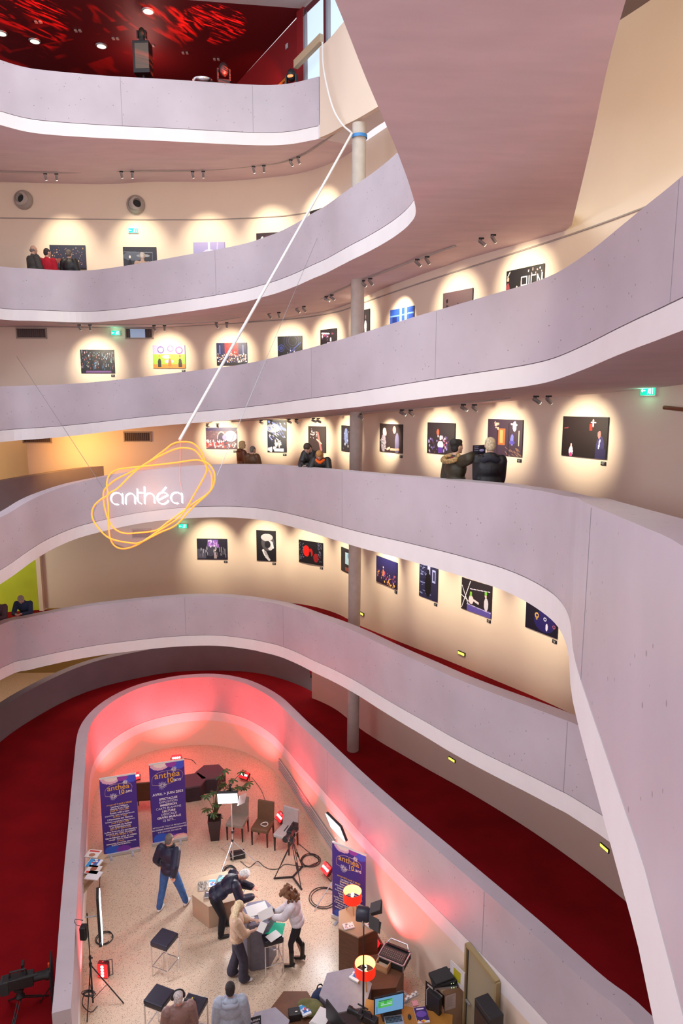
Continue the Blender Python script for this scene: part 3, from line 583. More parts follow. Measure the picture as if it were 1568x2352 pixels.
# ---- wall fixtures
def on_wall(name, px, py, label, cat, group=None, off=.02, line=None):
    p, n = hit(px, py, line); return orient(empty(name, label=label, cat=cat, group=group), p + n*off, n), p
def exit_sign(px, py, label, w_=.30):
    t, p = on_wall('exit_sign', px, py, label, 'sign', 'exit signs')
    MB().box((0, 0, 0), (w_, .04, w_*.5)).build('housing', m_white, t)
    MB().box((0, -.022, 0), (w_*.94, .006, w_*.44)).build('panel', m_greenlit, t)
    s = w_
    m = MB().box((-.27*s, -.027, 0), (.22*s, .004, .05*s)).add([(-.43*s, -.027, 0), (-.33*s, -.027, .09*s), (-.33*s, -.027, -.09*s)], [(0, 1, 2)])
    m.build('arrow', m_whitelit, t)
    m = MB().box((.2*s, -.027, 0), (.02*s, .004, .34*s)).box((.33*s, -.027, 0), (.02*s, .004, .34*s)).box((.265*s, -.027, .16*s), (.14*s, .004, .02*s)).box((.08*s, -.027, .0), (.08*s, .004, .13*s), M=Matrix.Rotation(.4, 3, 'Y')).ball((.11*s, -.027, .12*s), .03*s, 8, 6).box((.04*s, -.027, -.11*s), (.03*s, .004, .12*s), M=Matrix.Rotation(.6, 3, 'Y')).box((.12*s, -.027, -.11*s), (.03*s, .004, .12*s), M=Matrix.Rotation(-.5, 3, 'Y'))
    m.build('running_figure', m_whitelit, t)
    lamp('exit_glow', 'POINT', t.location + Vector((0, 0, 0)) + (Matrix.Rotation(t.rotation_euler.z, 3, 'Z') @ Vector((0, -.12, 0))), 1.6, (.25, 1, .6), size=.08)
exit_sign(306.5, 530, 'green exit sign above the top row of pictures, over the white-haired visitor')
exit_sign(266.5, 765, 'green exit sign beside the open vent with blue reflections')
exit_sign(420.5, 1208, 'green exit sign just right of the neon sign under the second turn')
exit_sign(1492, 897, 'green exit sign with left arrow on the right wall near the ceiling', .34)
def vent(px, py, w_, h_, label, view=False):
    t, p = on_wall('vent_grille', px, py, label, 'vent', 'wall vents')
    m = MB()
    for a in (-1, 1): m.box((a*w_/2, -.01, 0), (.035, .04, h_ + .035)).box((0, -.01, a*h_/2), (w_ + .035, .04, .035))
    m.build('frame', mat('vent_frame', (.42, .34, .28), .6), t)
    MB().box((0, 0, 0), (w_, .012, h_)).build('backing', mat('vent_dark', (.09, .06, .055), .7), t)
    m = MB()
    for i in range(14): m.box((-w_/2 + w_*(i + .5)/14, -.012, 0), (.012, .02, h_))
    m.build('slats', mat('vent_slat', (.16, .11, .10), .6), t)
    if view:
        MB().box((-w_*.05, -.026, .0), (w_*.55, .006, h_*.9)).build('glass_pane', mat('vent_reflection', (.35, .45, .60), .1, emit=(.25, .34, .5), es=.5), t)  # blue reflections in the glass painted as an even glow
vent(73, 765.5, .92, .30, 'slatted wall vent at the far left above the third turn')
vent(320, 766, .86, .30, 'wall vent with blue glassy view beside an exit sign', True)
vent(86, 1006, .9, .30, 'wall vent half hidden under the third turn, far left')
vent(316, 1003, .86, .30, 'slatted wall vent on the orange lit wall above the neon sign')
vent(326, 1225, .62, .29, 'wall vent seen through the lower edge of the neon sign')
for px, py, lab, az in ((55, 460, 'round air nozzle high on the wall, left of the pair', -.25), (312.5, 471, 'round air nozzle high on the wall, right of the pair', .45)):
    p, n = hit(px, py); t = orient(empty('air_nozzle', label=lab, cat='air nozzle', group='round air nozzles'), p, n)
    RX = Matrix.Rotation(PI/2, 3, 'X')
    MB().lathe([(.27, 0), (.285, .03), (.28, .08), (.25, .14), (.20, .18)], (0, 0, 0), 32, RX, cap=False).build('housing', mat('nozzle_grey', (.40, .35, .31), .5), t)
    R2 = Matrix.Rotation(az, 3, 'Z') @ Matrix.Rotation(PI/2 - .1, 3, 'X')
    MB().lathe([(.25, .06), (.20, .19), (.135, .215), (.115, .12)], (0, 0, 0), 32, R2, cap=False).build('nozzle', mat('nozzle_grey2', (.46, .41, .37), .5), t)
    MB().lathe([(.001, .13), (.125, .13)], (0, 0, 0), 32, R2, cap=False).build('opening', m_blackm, t)
def path_light(px, py, label, line=None, w_=.24):
    t, p = on_wall('path_light', px, py, label, 'light', 'yellow path lights', .015, line)
    MB().box((0, 0, 0), (w_, .04, .085)).build('housing', m_blackm, t)
    MB().box((0, -.022, 0), (w_*.88, .006, .058)).build('lens', mat('yellow_lens', (1, .95, .15), .4, emit=(1, .93, .12), es=1.3), t)
path_light(832, 1409.5, 'small yellow path light beside the column')
path_light(1061, 1500.5, 'yellow path light on the wall above the lowest upper red ramp strip')
path_light(1039, 1744, 'yellow path light above the red carpet, right of the column', OUTS6)
path_light(1390, 1946.5, 'yellow path light above the red carpet by the near parapet', OUTS6)
# hand rail end on the right wall
p, n = hit(1533, 936); p2, n2 = hit(1600, 943)
o = MB().tube([p + n*.07, p2 + n2*.07], .032, 10).build('handrail', mat('rail_wood', (.22, .07, .03), .4)); tag(o, 'short dark wooden handrail end on the right wall below the exit sign', 'handrail')

# ---- top gallery: red room, window, stair wall
m_perf = bpy.data.materials.new('perforated_red'); m_perf.use_nodes = True
_n = m_perf.node_tree; _b = _n.nodes['Principled BSDF']; _tc = _n.nodes.new('ShaderNodeTexCoord'); _v = _n.nodes.new('ShaderNodeTexVoronoi')
_v.inputs['Scale'].default_value = 17; _v.inputs['Randomness'].default_value = 0; _n.links.new(_tc.outputs['Object'], _v.inputs['Vector'])
_r = _n.nodes.new('ShaderNodeValToRGB'); _r.color_ramp.elements[0].position = .28; _r.color_ramp.elements[0].color = (.03, .004, .006, 1); _r.color_ramp.elements[1].position = .34; _r.color_ramp.elements[1].color = (.15, .010, .013, 1)
_n.links.new(_v.outputs['Distance'], _r.inputs[0]); _n.links.new(_r.outputs[0], _b.inputs['Base Color']); _b.inputs['Roughness'].default_value = .5
m_redwall = mat('red_wall', (.26, .006, .010), .6)
ZR = 21.5
structure(MB().prism([(-16, 19.2), (-4.4, 19.6), (-1.0, 20.06), (-3.6, 24.6), (-6, 28), (-16, 28)], ZR, ZR + .1).build('ceiling_red', m_perf))
structure(MB().prism([(-4.4, 19.6), (-1.0, 20.06), (1.5, 16.5), (.5, 14.5), (-3, 17)], ZR + .001, ZR + .1).build('ceiling_pale', mat('pale_perforated', (.62, .58, .55), .7)))
wall('wall_red_room', [(-1.05, 20.2), (-3.55, 24.5), (-6, 28.5)], 18.1, ZR, m_redwall, .15, -1)
wall('wall_red_back', [(-16, 27.9), (-5.7, 27.95)], 18.1, ZR, m_perf)
structure(MB().prism([(-16, 21), (-8, 19.5), (-1, 19.5), (-.8, 21), (-4, 28), (-16, 28)], 18.05, 18.12).build('floor_red_room', m_carpet))
# red pier and window
def vquad(name, a, b, z0, z1, material, t=.06):
    a, b = Vector((*a, 0)), Vector((*b, 0)); d = (b - a); n = Vector((-d.y, d.x, 0)).normalized()*t
    return MB().add([a + Vector((0, 0, z0)), b + Vector((0, 0, z0)), b + Vector((0, 0, z1)), a + Vector((0, 0, z1)), a + n + Vector((0, 0, z0)), b + n + Vector((0, 0, z0)), b + n + Vector((0, 0, z1)), a + n + Vector((0, 0, z1))],
        [(0, 1, 2, 3), (7, 6, 5, 4), (0, 4, 5, 1), (1, 5, 6, 2), (2, 6, 7, 3), (3, 7, 4, 0)]).build(name, material)
wA, wB, wC = Vector((-1.03, 19.95)), Vector((-.40, 18.95)), Vector((.25, 17.95))
structure(vquad('trim_pier_red', (-1.22, 20.2), tuple(wA), 18.1, ZR, m_redwall, .12))
win = empty('window_1', (0, 0, 0)); structure(win)
def wq(name, a, b, z0, z1, material, t=.06): o = vquad(name, tuple(a), tuple(b), z0, z1, material, t); o.parent = win; return o
sky = mat('sky_pane', (.3, .4, .5), .2, emit=(.62, .78, .92), es=.95)
for i, (a, b) in enumerate(((wA, wB), (wB, wC))):
    wq('frame', a, a.lerp(b, .07), 18.3, 21.42, mat('frame_metal', (.35, .42, .5), .4, .3), .1)
    wq('reveal', a.lerp(b, .07), a.lerp(b, .2), 18.3, 21.3, mat('reveal_grey', (.45, .52, .58), .5), .05)
    wq('pane', a.lerp(b, .2), a.lerp(b, .90), 18.3, 21.25, sky, .02)
    wq('mullion', a.lerp(b, .90), b, 18.3, 21.42, mat('mullion_red', (.12, .01, .02), .5), .12)
    wq('head_frame', a, b, 21.25, 21.42, mat('mullion_red', (.12, .01, .02), .5), .12)
# cream stair wall continuing the top parapet
cw = cr([(-.56, 18.80, 0), (-.25, 18.25, 0), (.05, 17.6, 0), (.4, 16.95, 0), (.9, 16.0, 0), (1.5, 14.9, 0)], 4)
wall('wall_stair', [(p.x, p.y) for p in cw], [17.84 - .02*i for i in range(len(cw))], 19.95, m_wall, .12)
structure(strip('trim_fascia_stair', [Vector((p.x - .02, p.y + .1, 19.343 - .004*i)) for i, p in enumerate(cw)], [(-.02, -HF), (-.02, -HF - FA), (.9, -HF - FA), (.9, -HF)], m_fas))
p0, p1 = at_y(674, 156, 19.6), at_y(734, 95, 18.6)
o = MB().add([p0, p1, p1 + Vector((0, 0, .19)), p0 + Vector((0, 0, .19)), p0 + Vector((.1, .08, 0)), p1 + Vector((.1, .08, 0)), p1 + Vector((.1, .08, .19)), p0 + Vector((.1, .08, .19))], [(0, 1, 2, 3), (7, 6, 5, 4), (0, 4, 5, 1), (1, 5, 6, 2), (2, 6, 7, 3), (3, 7, 4, 0)]).build('sloping_board', mat('board', (.50, .38, .24), .6)); tag(o, 'sloping pale wooden board in front of the window by the red room', 'board')
# ceiling downlights and twin sockets of the red room
for i, (px, py) in enumerate(((340, 26), (233, 106), (3, 77), (80, 95))):
    p = at(px, py, ZR - .02)
    t = empty('downlight', p, label='round recessed downlight in the red ceiling, %s' % ('above the dark loudspeaker', 'left of the loudspeaker', 'at the left edge', 'faint one above the yellow lamp')[i], cat='light', group='downlights in the red ceiling')
    MB().lathe([(.16, -.01), (.17, .015)], (0, 0, 0), 24).build('ring', m_grey, t)
    MB().lathe([(.001, -.015), (.13, -.015)], (0, 0, 0), 24, cap=False).build('lens', mat('downlight_lens', (1, 1, .9), .4, emit=(1, 1, .85), es=(1.0 if i < 3 else .3)), t)
for i, (px, py) in enumerate(((88, 51), (179, 71), (265, 89), (347, 105), (425, 122), (497, 137))):
    p = at(px, py, ZR - .015); m = MB()
    m.box((-.06, 0, 0), (.07, .1, .03)).box((.06, 0, 0), (.07, .1, .03))
    o = m.build('ceiling_sensor', mat('sensor_cream', (.5, .42, .36), .5)); o.location = p
    tag(o, 'pair of small cream boxes on the red ceiling, %s from the left of the row' % ('first', 'second', 'third', 'fourth', 'fifth', 'sixth')[i], 'sensor', 'twin boxes along the red ceiling')
def gobo(loc, tgt, energy, color, size, seed):
    """moving-head beam with a patterned wheel in front of the lamp"""
    o = lamp('gobo_spot', 'SPOT', loc, energy, color, tgt, .01, spot_size=math.radians(size), spot_blend=.3)
    d = o.data; d.use_nodes = True; nt = d.node_tree; em = nt.nodes['Emission']
    tc = nt.nodes.new('ShaderNodeTexCoord'); mp = nt.nodes.new('ShaderNodeMapping'); nt.links.new(tc.outputs['Normal'], mp.inputs[0])
    mp.inputs['Scale'].default_value = (3, 26, 1); mp.inputs['Location'].default_value = (seed, seed*.7, 0); mp.inputs['Rotation'].default_value = (0, 0, seed*.6)
    n = nt.nodes.new('ShaderNodeTexNoise'); n.inputs['Scale'].default_value = 1.0; n.inputs['Detail'].default_value = 2; n.inputs['Distortion'].default_value = 1.6
    nt.links.new(mp.outputs[0], n.inputs['Vector'])
    r = nt.nodes.new('ShaderNodeValToRGB'); r.color_ramp.elements[0].position = .52; r.color_ramp.elements[0].color = (0, 0, 0, 1); r.color_ramp.elements[1].position = .66; r.color_ramp.elements[1].color = (1, 1, 1, 1)
    nt.links.new(n.outputs[0], r.inputs[0]); nt.links.new(r.outputs[0], em.inputs['Strength']) 
    return o
gobo((-1.6, 19.6, 19.4), (-5.9, 21.2, 21.5), 5200, (1, .07, .02), 34, 1.3)
gobo((-2.6, 19.7, 19.2), (-3.5, 20.7, 21.5), 2600, (1, .08, .05), 40, 4.1)
gobo((-6.5, 18.9, 19.6), (-8.9, 20.6, 21.5), 3600, (1, .06, .03), 44, 2.2)
lamp('red_spot', 'SPOT', (-1.9, 19.8, 19.2), 200, (1, .04, .02), (-2.2, 22.0, 20.0), .05, spot_size=math.radians(50), spot_blend=.5)
lamp('red_room_fill', 'POINT', (-6, 22.5, 20.6), 60, (1, .35, .3), size=.5)
# loudspeaker with small moving head on top
fz = 18.12
def black_box(t, w_, d_, h_, z0, name='cabinet', m=None): return MB().box((0, 0, z0 + h_/2), (w_, d_, h_)).build(name, m or m_black, t, .015)
b = at_y(330, 178, 20.6)
t = empty('loudspeaker_tower', (b.x, b.y, fz), -.05, 'tall dark brown loudspeaker with a small light on top behind the top parapet', 'loudspeaker')
MB().tube([(0, 0, 0), (0, 0, 2.0)], .03).box((0, 0, .02), (.6, .6, .04)).build('stand', m_blackm, t)
black_box(t, .46, .35, .82, 1.98)
MB().box((.03, -.18, 2.40), (.38, .012, .64)).build('grille', mat('speaker_grille', (.16, .13, .10), .7), t)
y = MB().box((0, 0, 2.86), (.12, .12, .12)).box((-.11, 0, 3.0), (.04, .12, .2)).box((.11, 0, 3.0), (.04, .12, .2)).build('yoke', m_black, t)
MB().ball((0, 0, 3.04), (.1, .1, .16)).build('light_head', mat('olive_black', (.03, .028, .015), .5), t)
def moving_head(px, py, Y, label, s=1., rz=0, glow=False):
    p = at_y(px, py, Y); t = empty('moving_head_light', (p.x, p.y, fz), rz, label, 'stage light', 'moving head stage lights')
    zz = p.z - fz
    MB().box((0, 0, (zz - .62*s)/2), (.4, .35, max(.1, zz - .62*s))).build('case', m_blackm, t)
    MB().box((0, 0, zz - .56*s), (.34*s, .28*s, .12*s)).box((-.17*s, 0, zz - .36*s), (.05*s, .16*s, .34*s)).box((.17*s, 0, zz - .36*s), (.05*s, .16*s, .34*s)).build('yoke', m_black, t, .01)
    MB().ball((0, 0, zz - .2*s), (.15*s, .17*s, .2*s)).build('light_head', m_black, t)
    if glow: MB().ball((0, -.12*s, zz - .27*s), (.11*s, .05*s, .05*s)).build('lens', mat('red_lens', (1, .2, .05), .3, emit=(1, .25, .1), es=1.5), t)
moving_head(513, 143, 20.3, 'black moving head light in front of the red glow', .95, .2)
moving_head(669, 158, 19.75, 'black moving head light with a glowing red lens by the stair wall', .8, -.3, True)
p = at_y(152, 146, 20.4); t = empty('table_lamp', (p.x, p.y, 19.28), label='tiny table lamp with yellow shade seen over the top parapet', cat='lamp')
MB().lathe([(.06, 0), (.06, .02), (.012, .03), (.012, .14)], (0, 0, 0), 12).build('stem', m_white, t)
MB().lathe([(.085, .13), (.06, .28)], (0, 0, 0), 16, cap=False).build('shade', mat('yellow_shade', (.8, .5, .05), .6, emit=(.9, .5, .05), es=.6), t)
MB().box((0, 0, -.58), (.5, .4, 1.16)).build('plinth', m_blackm, t)
t = empty('glass_dish', at_y(466, 190, 20.1), label='chrome dish showing its rim above the top parapet', cat='dish')
MB().lathe([(.02, -.2), (.12, -.18), (.27, .0), (.28, .05), (.24, .05), (.1, -.12)], (0, 0, 0), 28, cap=False).build('bowl', m_chrome, t); MB().lathe([(.2, -1.6), (.03, -1.5), (.03, -.2)], (0, 0, 0), 16).build('pedestal', m_chrome, t)
p = Vector((-2.1, 20.9, 18.12)); t = empty('framed_poster', (-1.95, 21.45, 18.3), math.radians(-60), 'large framed picture in orange and brown leaning in the red room', 'picture')
print_panel('print', 1.5, 1.75, [('g', '8c4a20', '3c2c28'), ('strokes', 60, 0, .05, 1, .9, .0, .3, .03, ['c87830', '5a4638', 'a8a098', '2c2220', '6c7c88', 'd89040'])], t, 40)
MB().box((-.78, 0, .87), (.07, .06, 1.85)).box((.78, 0, .87), (.07, .06, 1.85)).box((0, 0, -.03), (1.6, .06, .07)).box((0, 0, 1.78), (1.6, .06, .07)).build('frame', mat('orange_frame', (.65, .22, .03), .4), t)
t, _p = None, None
p = at_y(655, 102, 20.9); o = MB().box((0, 0, 0), (.12, .03, .12)).build('wall_notice', mat('notice_white', (.6, .65, .68), .5)); o.location = (-1.55, 21.0, p.z); o.rotation_euler = (0, 0, math.radians(-60)); tag(o, 'small white notice on the red wall beside the window', 'notice')

# ---- neon sign hanging in the void
NY = 12.0
def nn(cx, cy): return at_y(200 + cx*.2041, 980 + cy*.2041, NY)
neon = empty('neon_sign', nn(720, 760), label='hanging neon sign with orange loops around white letters', cat='neon sign')
nl = neon.location.copy()
def loc_(pts): return [p - nl for p in pts]
loops = [[(640, 430), (860, 270), (960, 195), (1060, 170), (1180, 182), (1270, 260), (1320, 370), (1345, 450), (1395, 530), (1405, 640), (1370, 740), (1200, 860), (1080, 950), (900, 1080), (780, 1165), (600, 1192), (420, 1200), (310, 1150), (255, 1080), (215, 980), (187, 850), (187, 730), (240, 660), (330, 590), (470, 520)],
 [(600, 455), (740, 370), (900, 290), (1000, 250), (1100, 237), (1210, 262), (1290, 350), (1345, 450), (1340, 520), (1290, 620), (1210, 760), (1130, 900), (1050, 1010), (930, 1095), (800, 1175), (680, 1255), (560, 1330), (420, 1370), (320, 1340), (265, 1250), (250, 1100), (245, 900), (240, 765), (350, 690), (480, 560)],
 [(243, 760), (233, 640), (262, 540), (340, 483), (450, 462), (700, 435), (1000, 402), (1200, 373), (1300, 382), (1390, 430), (1442, 530), (1430, 650), (1370, 745), (1200, 900), (1050, 1065), (960, 1130), (850, 1175), (740, 1230), (620, 1290), (520, 1303), (270, 1250), (130, 1120), (68, 1000), (90, 890), (170, 810)]]
m_or = mat('neon_orange', (1, .35, .05), .4, emit=(1, .155, .015), es=1.9)
for i, lp in enumerate(loops):
    P = loc_([nn(*q) + Vector((0, -.03*i, 0)) for q in lp]); P = cr([P[-1]] + P + [P[0], P[1]], 5)[5:-5]
    MB().tube(P[:-1], .0135, 8, closed=True).build('orange_tube', m_or, neon)
def arc_(cx, cy, r, a0, a1, n=14, ry=None): return [(cx + r*math.cos(math.radians(a0 + (a1 - a0)*i/n)), cy - (ry or r)*math.sin(math.radians(a0 + (a1 - a0)*i/n))) for i in range(n + 1)]
strokes = {'letter_a': [arc_(342, 800, 66, 15, 285), [(406, 742), (408, 862)]], 'letter_n': [[(442, 862), (442, 800)] + arc_(494, 795, 52, 180, 0) + [(546, 858)]],
 'letter_t': [[(572, 690), (574, 800)] + arc_(625, 805, 51, 180, 262), [(572, 733), (632, 733)]], 'letter_h': [[(652, 665), (654, 858)], arc_(708, 795, 54, 180, 0) + [(764, 852)]],
 'letter_e_acute': [arc_(858, 795, 66, 30, 338), [(812, 815), (915, 760)], [(852, 718), (894, 672)]], 'letter_a2': [arc_(1010, 792, 62, 30, 290), [(1070, 738), (1076, 850)]]}
m_wn = mat('neon_white', (.85, .88, 1), .4, emit=(.80, .84, 1), es=2.6)
for nme, ss in strokes.items():
    m = MB()
    for st in ss:
        for dx, dy in ((0, 0), (11, 9)): m.tube(loc_([nn(x + dx, y + dy) + Vector((0, -.06, 0)) for x, y in st]), .0075, 6)
    m.build('letter_' + nme.split('_')[1][0] if False else 'white_letter', m_wn, neon)
plate = MB(); outl = [(1060, 175), (1190, 190), (1330, 370), (1440, 540), (1425, 660), (1100, 1010), (960, 1130), (740, 1230), (560, 1330), (420, 1365), (300, 1320), (100, 1090), (70, 980), (110, 870), (190, 760), (235, 600), (330, 490), (620, 440), (880, 250)]
P = loc_([nn(*q) + Vector((0, .03, 0)) for q in outl]); n_ = len(P)
plate.add(P + [q + Vector((0, .01, 0)) for q in P], [tuple(range(n_)), tuple(range(n_, 2*n_))[::-1]] + [(i, (i + 1) % n_, n_ + (i + 1) % n_, n_ + i) for i in range(n_)])
m_acr = mat('clear_acrylic', (.9, .88, .92), .02, alpha=.10, spec=.6)
plate.build('clear_backing', m_acr, neon)
lamp('neon_glow', 'POINT', nl + Vector((0, -.15, 0)), 38, (1, .42, .12), size=.6)
# suspension: thick white cable to the column, power lead, thin wires
A = at_y(808, 306, 17.0); B = nn(1040, 150)
o = MB().tube([A, A.lerp(B, .3) + Vector((0, 0, -.02)), B], .028, 8).build('suspension_cable', m_white); tag(o, 'thick white cable running from the column down to the neon sign', 'cable')
st = [at_y(740, 97, 18.35), at_y(742, 150, 18.2), at_y(751, 200, 18.0), at_y(765, 250, 17.7), at_y(785, 285, 17.4), at_y(806, 304, 17.0)]
o = MB().tube(cr(st, 5), .022, 8).build('hanging_cable', m_white); tag(o, 'loose white cable curving down the cream stair wall to the column', 'cable')
c0 = at_y(826, 307, 16.95); o = MB().lathe([(.178, -.04), (.180, -.04), (.180, .03), (.178, .03)], c0 + Vector((0.0, .18, 0)), 32, cap=False).build('blue_strap', mat('blue_strap', (.05, .25, .6), .5)); tag(o, 'blue strap tied around the top of the column', 'strap')
for (x0, y0, Y0), (cx, cy), lab in (((38, 818, 21.6), (180, 690), 'thin dark wire from the left wall to the neon sign'), ((748, 500, 17.4), (1462, 550), 'thin dark wire from the third turn to the right of the neon sign')):
    o = MB().tube([at_y(x0, y0, Y0), nn(cx, cy)], .005, 5).build('steel_wire', m_grey); tag(o, lab, 'wire', None)
o = MB().tube(cr([nn(1050, 175), nn(1046, 400), nn(1040, 580), nn(1070, 720)], 4), .006, 5).build('power_lead', mat('pink_lead', (.8, .45, .4), .5), neon); o.location = -nl
# ================================================================ PEOPLE
def blob(name, prims, voxel, material, parent=None, smooth=3):
    """union of tapered capsules ('c', p0, r0, p1, r1) and ellipsoids ('e', centre, radii, matrix) grown into one surface"""
    mb = MB()
    for p in prims:
        if p[0] == 'c':
            a, b = Vector(p[1]), Vector(p[3]); ra, rb = p[2], p[4]; d = b - a
            if d.length < 1e-4: mb.ball(a, ra, 12, 8); continue
            t = d.normalized(); pts = [a - t*ra*.98, a - t*ra*.7, a, a.lerp(b, .5), b, b + t*rb*.7, b + t*rb*.98]
            mb.tube(pts, [ra*.2, ra*.71, ra, (ra + rb)/2, rb, rb*.71, rb*.2], 12)
        else:
            mb.ball(p[1], p[2], 16, 10, p[3] if len(p) > 3 else None)
    me = bpy.data.meshes.new(name); me.from_pydata([tuple(v) for v in mb.v], [], mb.f); me.update()
    bm = bmesh.new(); bm.from_mesh(me); bmesh.ops.recalc_face_normals(bm, faces=bm.faces); bm.to_mesh(me); bm.free()
    o = bpy.data.objects.new(name, me); COL.objects.link(o)
    r = o.modifiers.new('r', 'REMESH'); r.mode = 'VOXEL'; r.voxel_size = voxel; r.adaptivity = 0
    dg = bpy.context.evaluated_depsgraph_get(); dg.update(); me2 = bpy.data.meshes.new_from_object(o.evaluated_get(dg)); o.modifiers.clear(); o.data = me2
    bpy.data.meshes.remove(me)
    bm = bmesh.new(); bm.from_mesh(me2)
    for _ in range(smooth): bmesh.ops.smooth_vert(bm, verts=bm.verts, factor=.5, use_axis_x=True, use_axis_y=True, use_axis_z=True)
    bm.to_mesh(me2); bm.free()
    me2.materials.clear(); me2.materials.append(material)
    for p in me2.polygons: p.use_smooth = True
    if parent: o.parent = parent
    me2.name = name
    return o

def V(*a): return Vector(a)
def bend(a, b, l1, l2, hint):
    """joint between a and b for a two-bone limb"""
    d = b - a; L_ = min(d.length, (l1 + l2)*.999); t = d.normalized(); x = (l1*l1 - l2*l2 + L_*L_)/(2*L_); h = math.sqrt(max(0, l1*l1 - x*x))
    hv = Vector(hint); hv = hv - t*hv.dot(t); hv = hv.normalized() if hv.length > 1e-6 else t.orthogonal()
    return a + t*x + hv*h, a + t*L_

def person(loc, yaw, H_, label, top=(.1, .1, .1), trou=(.05, .05, .06), hair=(.1, .07, .05), skin=(.62, .38, .29), shoe=(.02, .02, .02),
           hair_style='short', lean=0., side=0., head_turn=0., head_nod=0., hands=None, feet=None, puffy=0., female=False, sleeve='long', coat=0., fine=False,
           extras=None, wide_trousers=False, collar=None, group=None, boots=False, heel=0.):
    """local frame: x right, y forward, z up; yaw turns the whole figure. Sizes for 1.75 m, scaled to H_."""
    s = H_/1.75; vox = .0095 if fine else .015
    t = empty('person', loc, yaw, label, 'person', group)
    R = Matrix.Rotation(-lean, 3, 'X') @ Matrix.Rotation(side, 3, 'Y')
    hip = V(0, -.02 - .14*math.sin(lean), .93 - .03*math.sin(lean) + heel)
    def T(p): return hip + R @ V(*p)
    sh = (.185 if female else (.205 if fine else .180)) - puffy*.8
    chest = T((0, .0, .36)); waist = T((0, .01, .14)); neck = T((0, -.015, .535)); 
    RH = R @ Matrix.Rotation(head_turn, 3, 'Z') @ Matrix.Rotation(-head_nod, 3, 'X')
    hc = neck + R @ V(0, 0.01, .04) + RH @ V(0, .022, .125)
    def Hd(p): return hc + RH @ V(*p)
    S = [T((-sh, -.01, .475)), T((sh, -.01, .475))]
    hands = hands or [V(-.27, .06, .80), V(.27, .06, .80)]
    E_, W = [], []
    for i in (0, 1):
        e, w = bend(S[i], Vector(hands[i]), .29, .26, (((-.5, -1, -.3) if lean < .3 else (-.55, -.15, -1)) if i == 0 else ((.5, -1, -.3) if lean < .3 else (.55, -.15, -1)))); E_.append(e); W.append(w)
    feet = feet or [V(-.10, .0, 0), V(.10, .0, 0)]
    Hp = [T((-.095, 0, -.02)), T((.095, 0, -.02))]; K, A = [], []
    for i in (0, 1):
        f = Vector(feet[i]); ank = f + V(0, -.04, .085 + heel); k, a = bend(Hp[i], ank, .425, .415, (0, 1, 0)); K.append(k); A.append(a)
    body = []
    ms = mat('skin_%d' % int(skin[0]*100), skin, .5)
    # head and face
    body += [('e', hc, (.074, .092, .108), RH), ('e', Hd((0, .022, -.055)), (.054, .062, .062), RH), ('e', Hd((0, .082, -.095)), (.022, .02, .02), RH),
             ('c', Hd((0, .09, .018)), .009, Hd((0, .110, -.022)), .014), ('e', Hd((0, .085, .03)), (.055, .012, .012), RH), ('e', Hd((0, .088, -.062)), (.026, .013, .011), RH)]
    for q in (-1, 1): body += [('e', Hd((q*.077, -.004, -.008)), (.011, .022, .033), RH), ('e', Hd((q*.04, .066, -.03)), (.024, .02, .022), RH)]
    body += [('c', neck - R @ V(0, 0, .05), .058, hc - RH @ V(0, .02, .07), .052)]
    body += [('e', chest, (.155, .095, .19), R), ('e', waist, (.135, .09, .16), R), ('e', T((0, 0, .0)), (.15, .105, .12), R), ('c', S[0], .055, S[1], .055)]
    for i in (0, 1):
        q = -1 if i == 0 else 1
        body += [('c', S[i], .048, E_[i], .038), ('c', E_[i], .037, W[i], .026), ('c', Hp[i], .078, K[i], .052), ('c', K[i], .05, A[i], .035)]
        f = A[i]; body += [('c', f + V(0, -.02, -.045), .03, f + V(0, .14, -.055), .026)]
        # hand: palm, four fingers of unequal length, thumb from the side of the palm
        d = (W[i] - E_[i]).normalized(); side_ = d.cross(Vector((0, 0, 1)))
        side_ = side_.normalized() if side_.length > .1 else V(1, 0, 0)
        up = side_.cross(d).normalized(); inn = -q*side_ if side_.x > 0 else q*side_
        p0, p1 = W[i] + d*.015, W[i] + d*.075
        body += [('c', W[i], .026, p0, .028), ('e', (p0 + p1)/2, (.040, .040, .022), Matrix((side_, d, up)).transposed()), ('c', p0 + side_*.022, .016, p1 + side_*.024, .012), ('c', p0 - side_*.022, .016, p1 - side_*.024, .012)]
        for k, (o_, ln) in enumerate(((-.030, .062), (-.010, .075), (.011, .070), (.031, .052))):
            b0 = p1 + side_*o_; b1 = b0 + (d*.92 - up*.35).normalized()*ln*.5; b2 = b1 + (d*.55 - up*.85).normalized()*ln*.5
            body += [('c', b0, .0105, b1, .0098), ('c', b1, .0098, b2, .0088)]
        th0 = p0 + inn*.028; th1 = th0 + (inn*.7 + d*.7 - up*.3).normalized()*.035; th2 = th1 + (inn*.25 + d*.9 - up*.4).normalized()*.03
        body += [('c', th0, .014, th1, .0115), ('c', th1, .0115, th2, .0095)]
    ob = blob('body', body, vox*.85 if fine else .013, ms, t, 2)
    m = MB()
    for q in (-1, 1): m.ball(Hd((q*.031, .083, .008)), (.011, .007, .006), 8, 6, RH)
    m.build('eyes', mat('eye_dark', (.03, .02, .02), .3), t)
    m = MB().ball(Hd((0, .100, -.062)), (.019, .005, .0045), 10, 6, RH); m.build('lips', mat('lips', (.45, .15, .13), .5), t)
    # hair
    mh = mat('hair_%d_%d_%d' % tuple(int(c*100) for c in hair), hair, .65, noise_s=40, noise_a=.35, bump=.6, bump_s=90)
    hp = [('e', Hd((0, -.012, .028)), (.083, .096, .092), RH), ('e', Hd((0, -.045, -.015)), (.076, .065, .085), RH)]
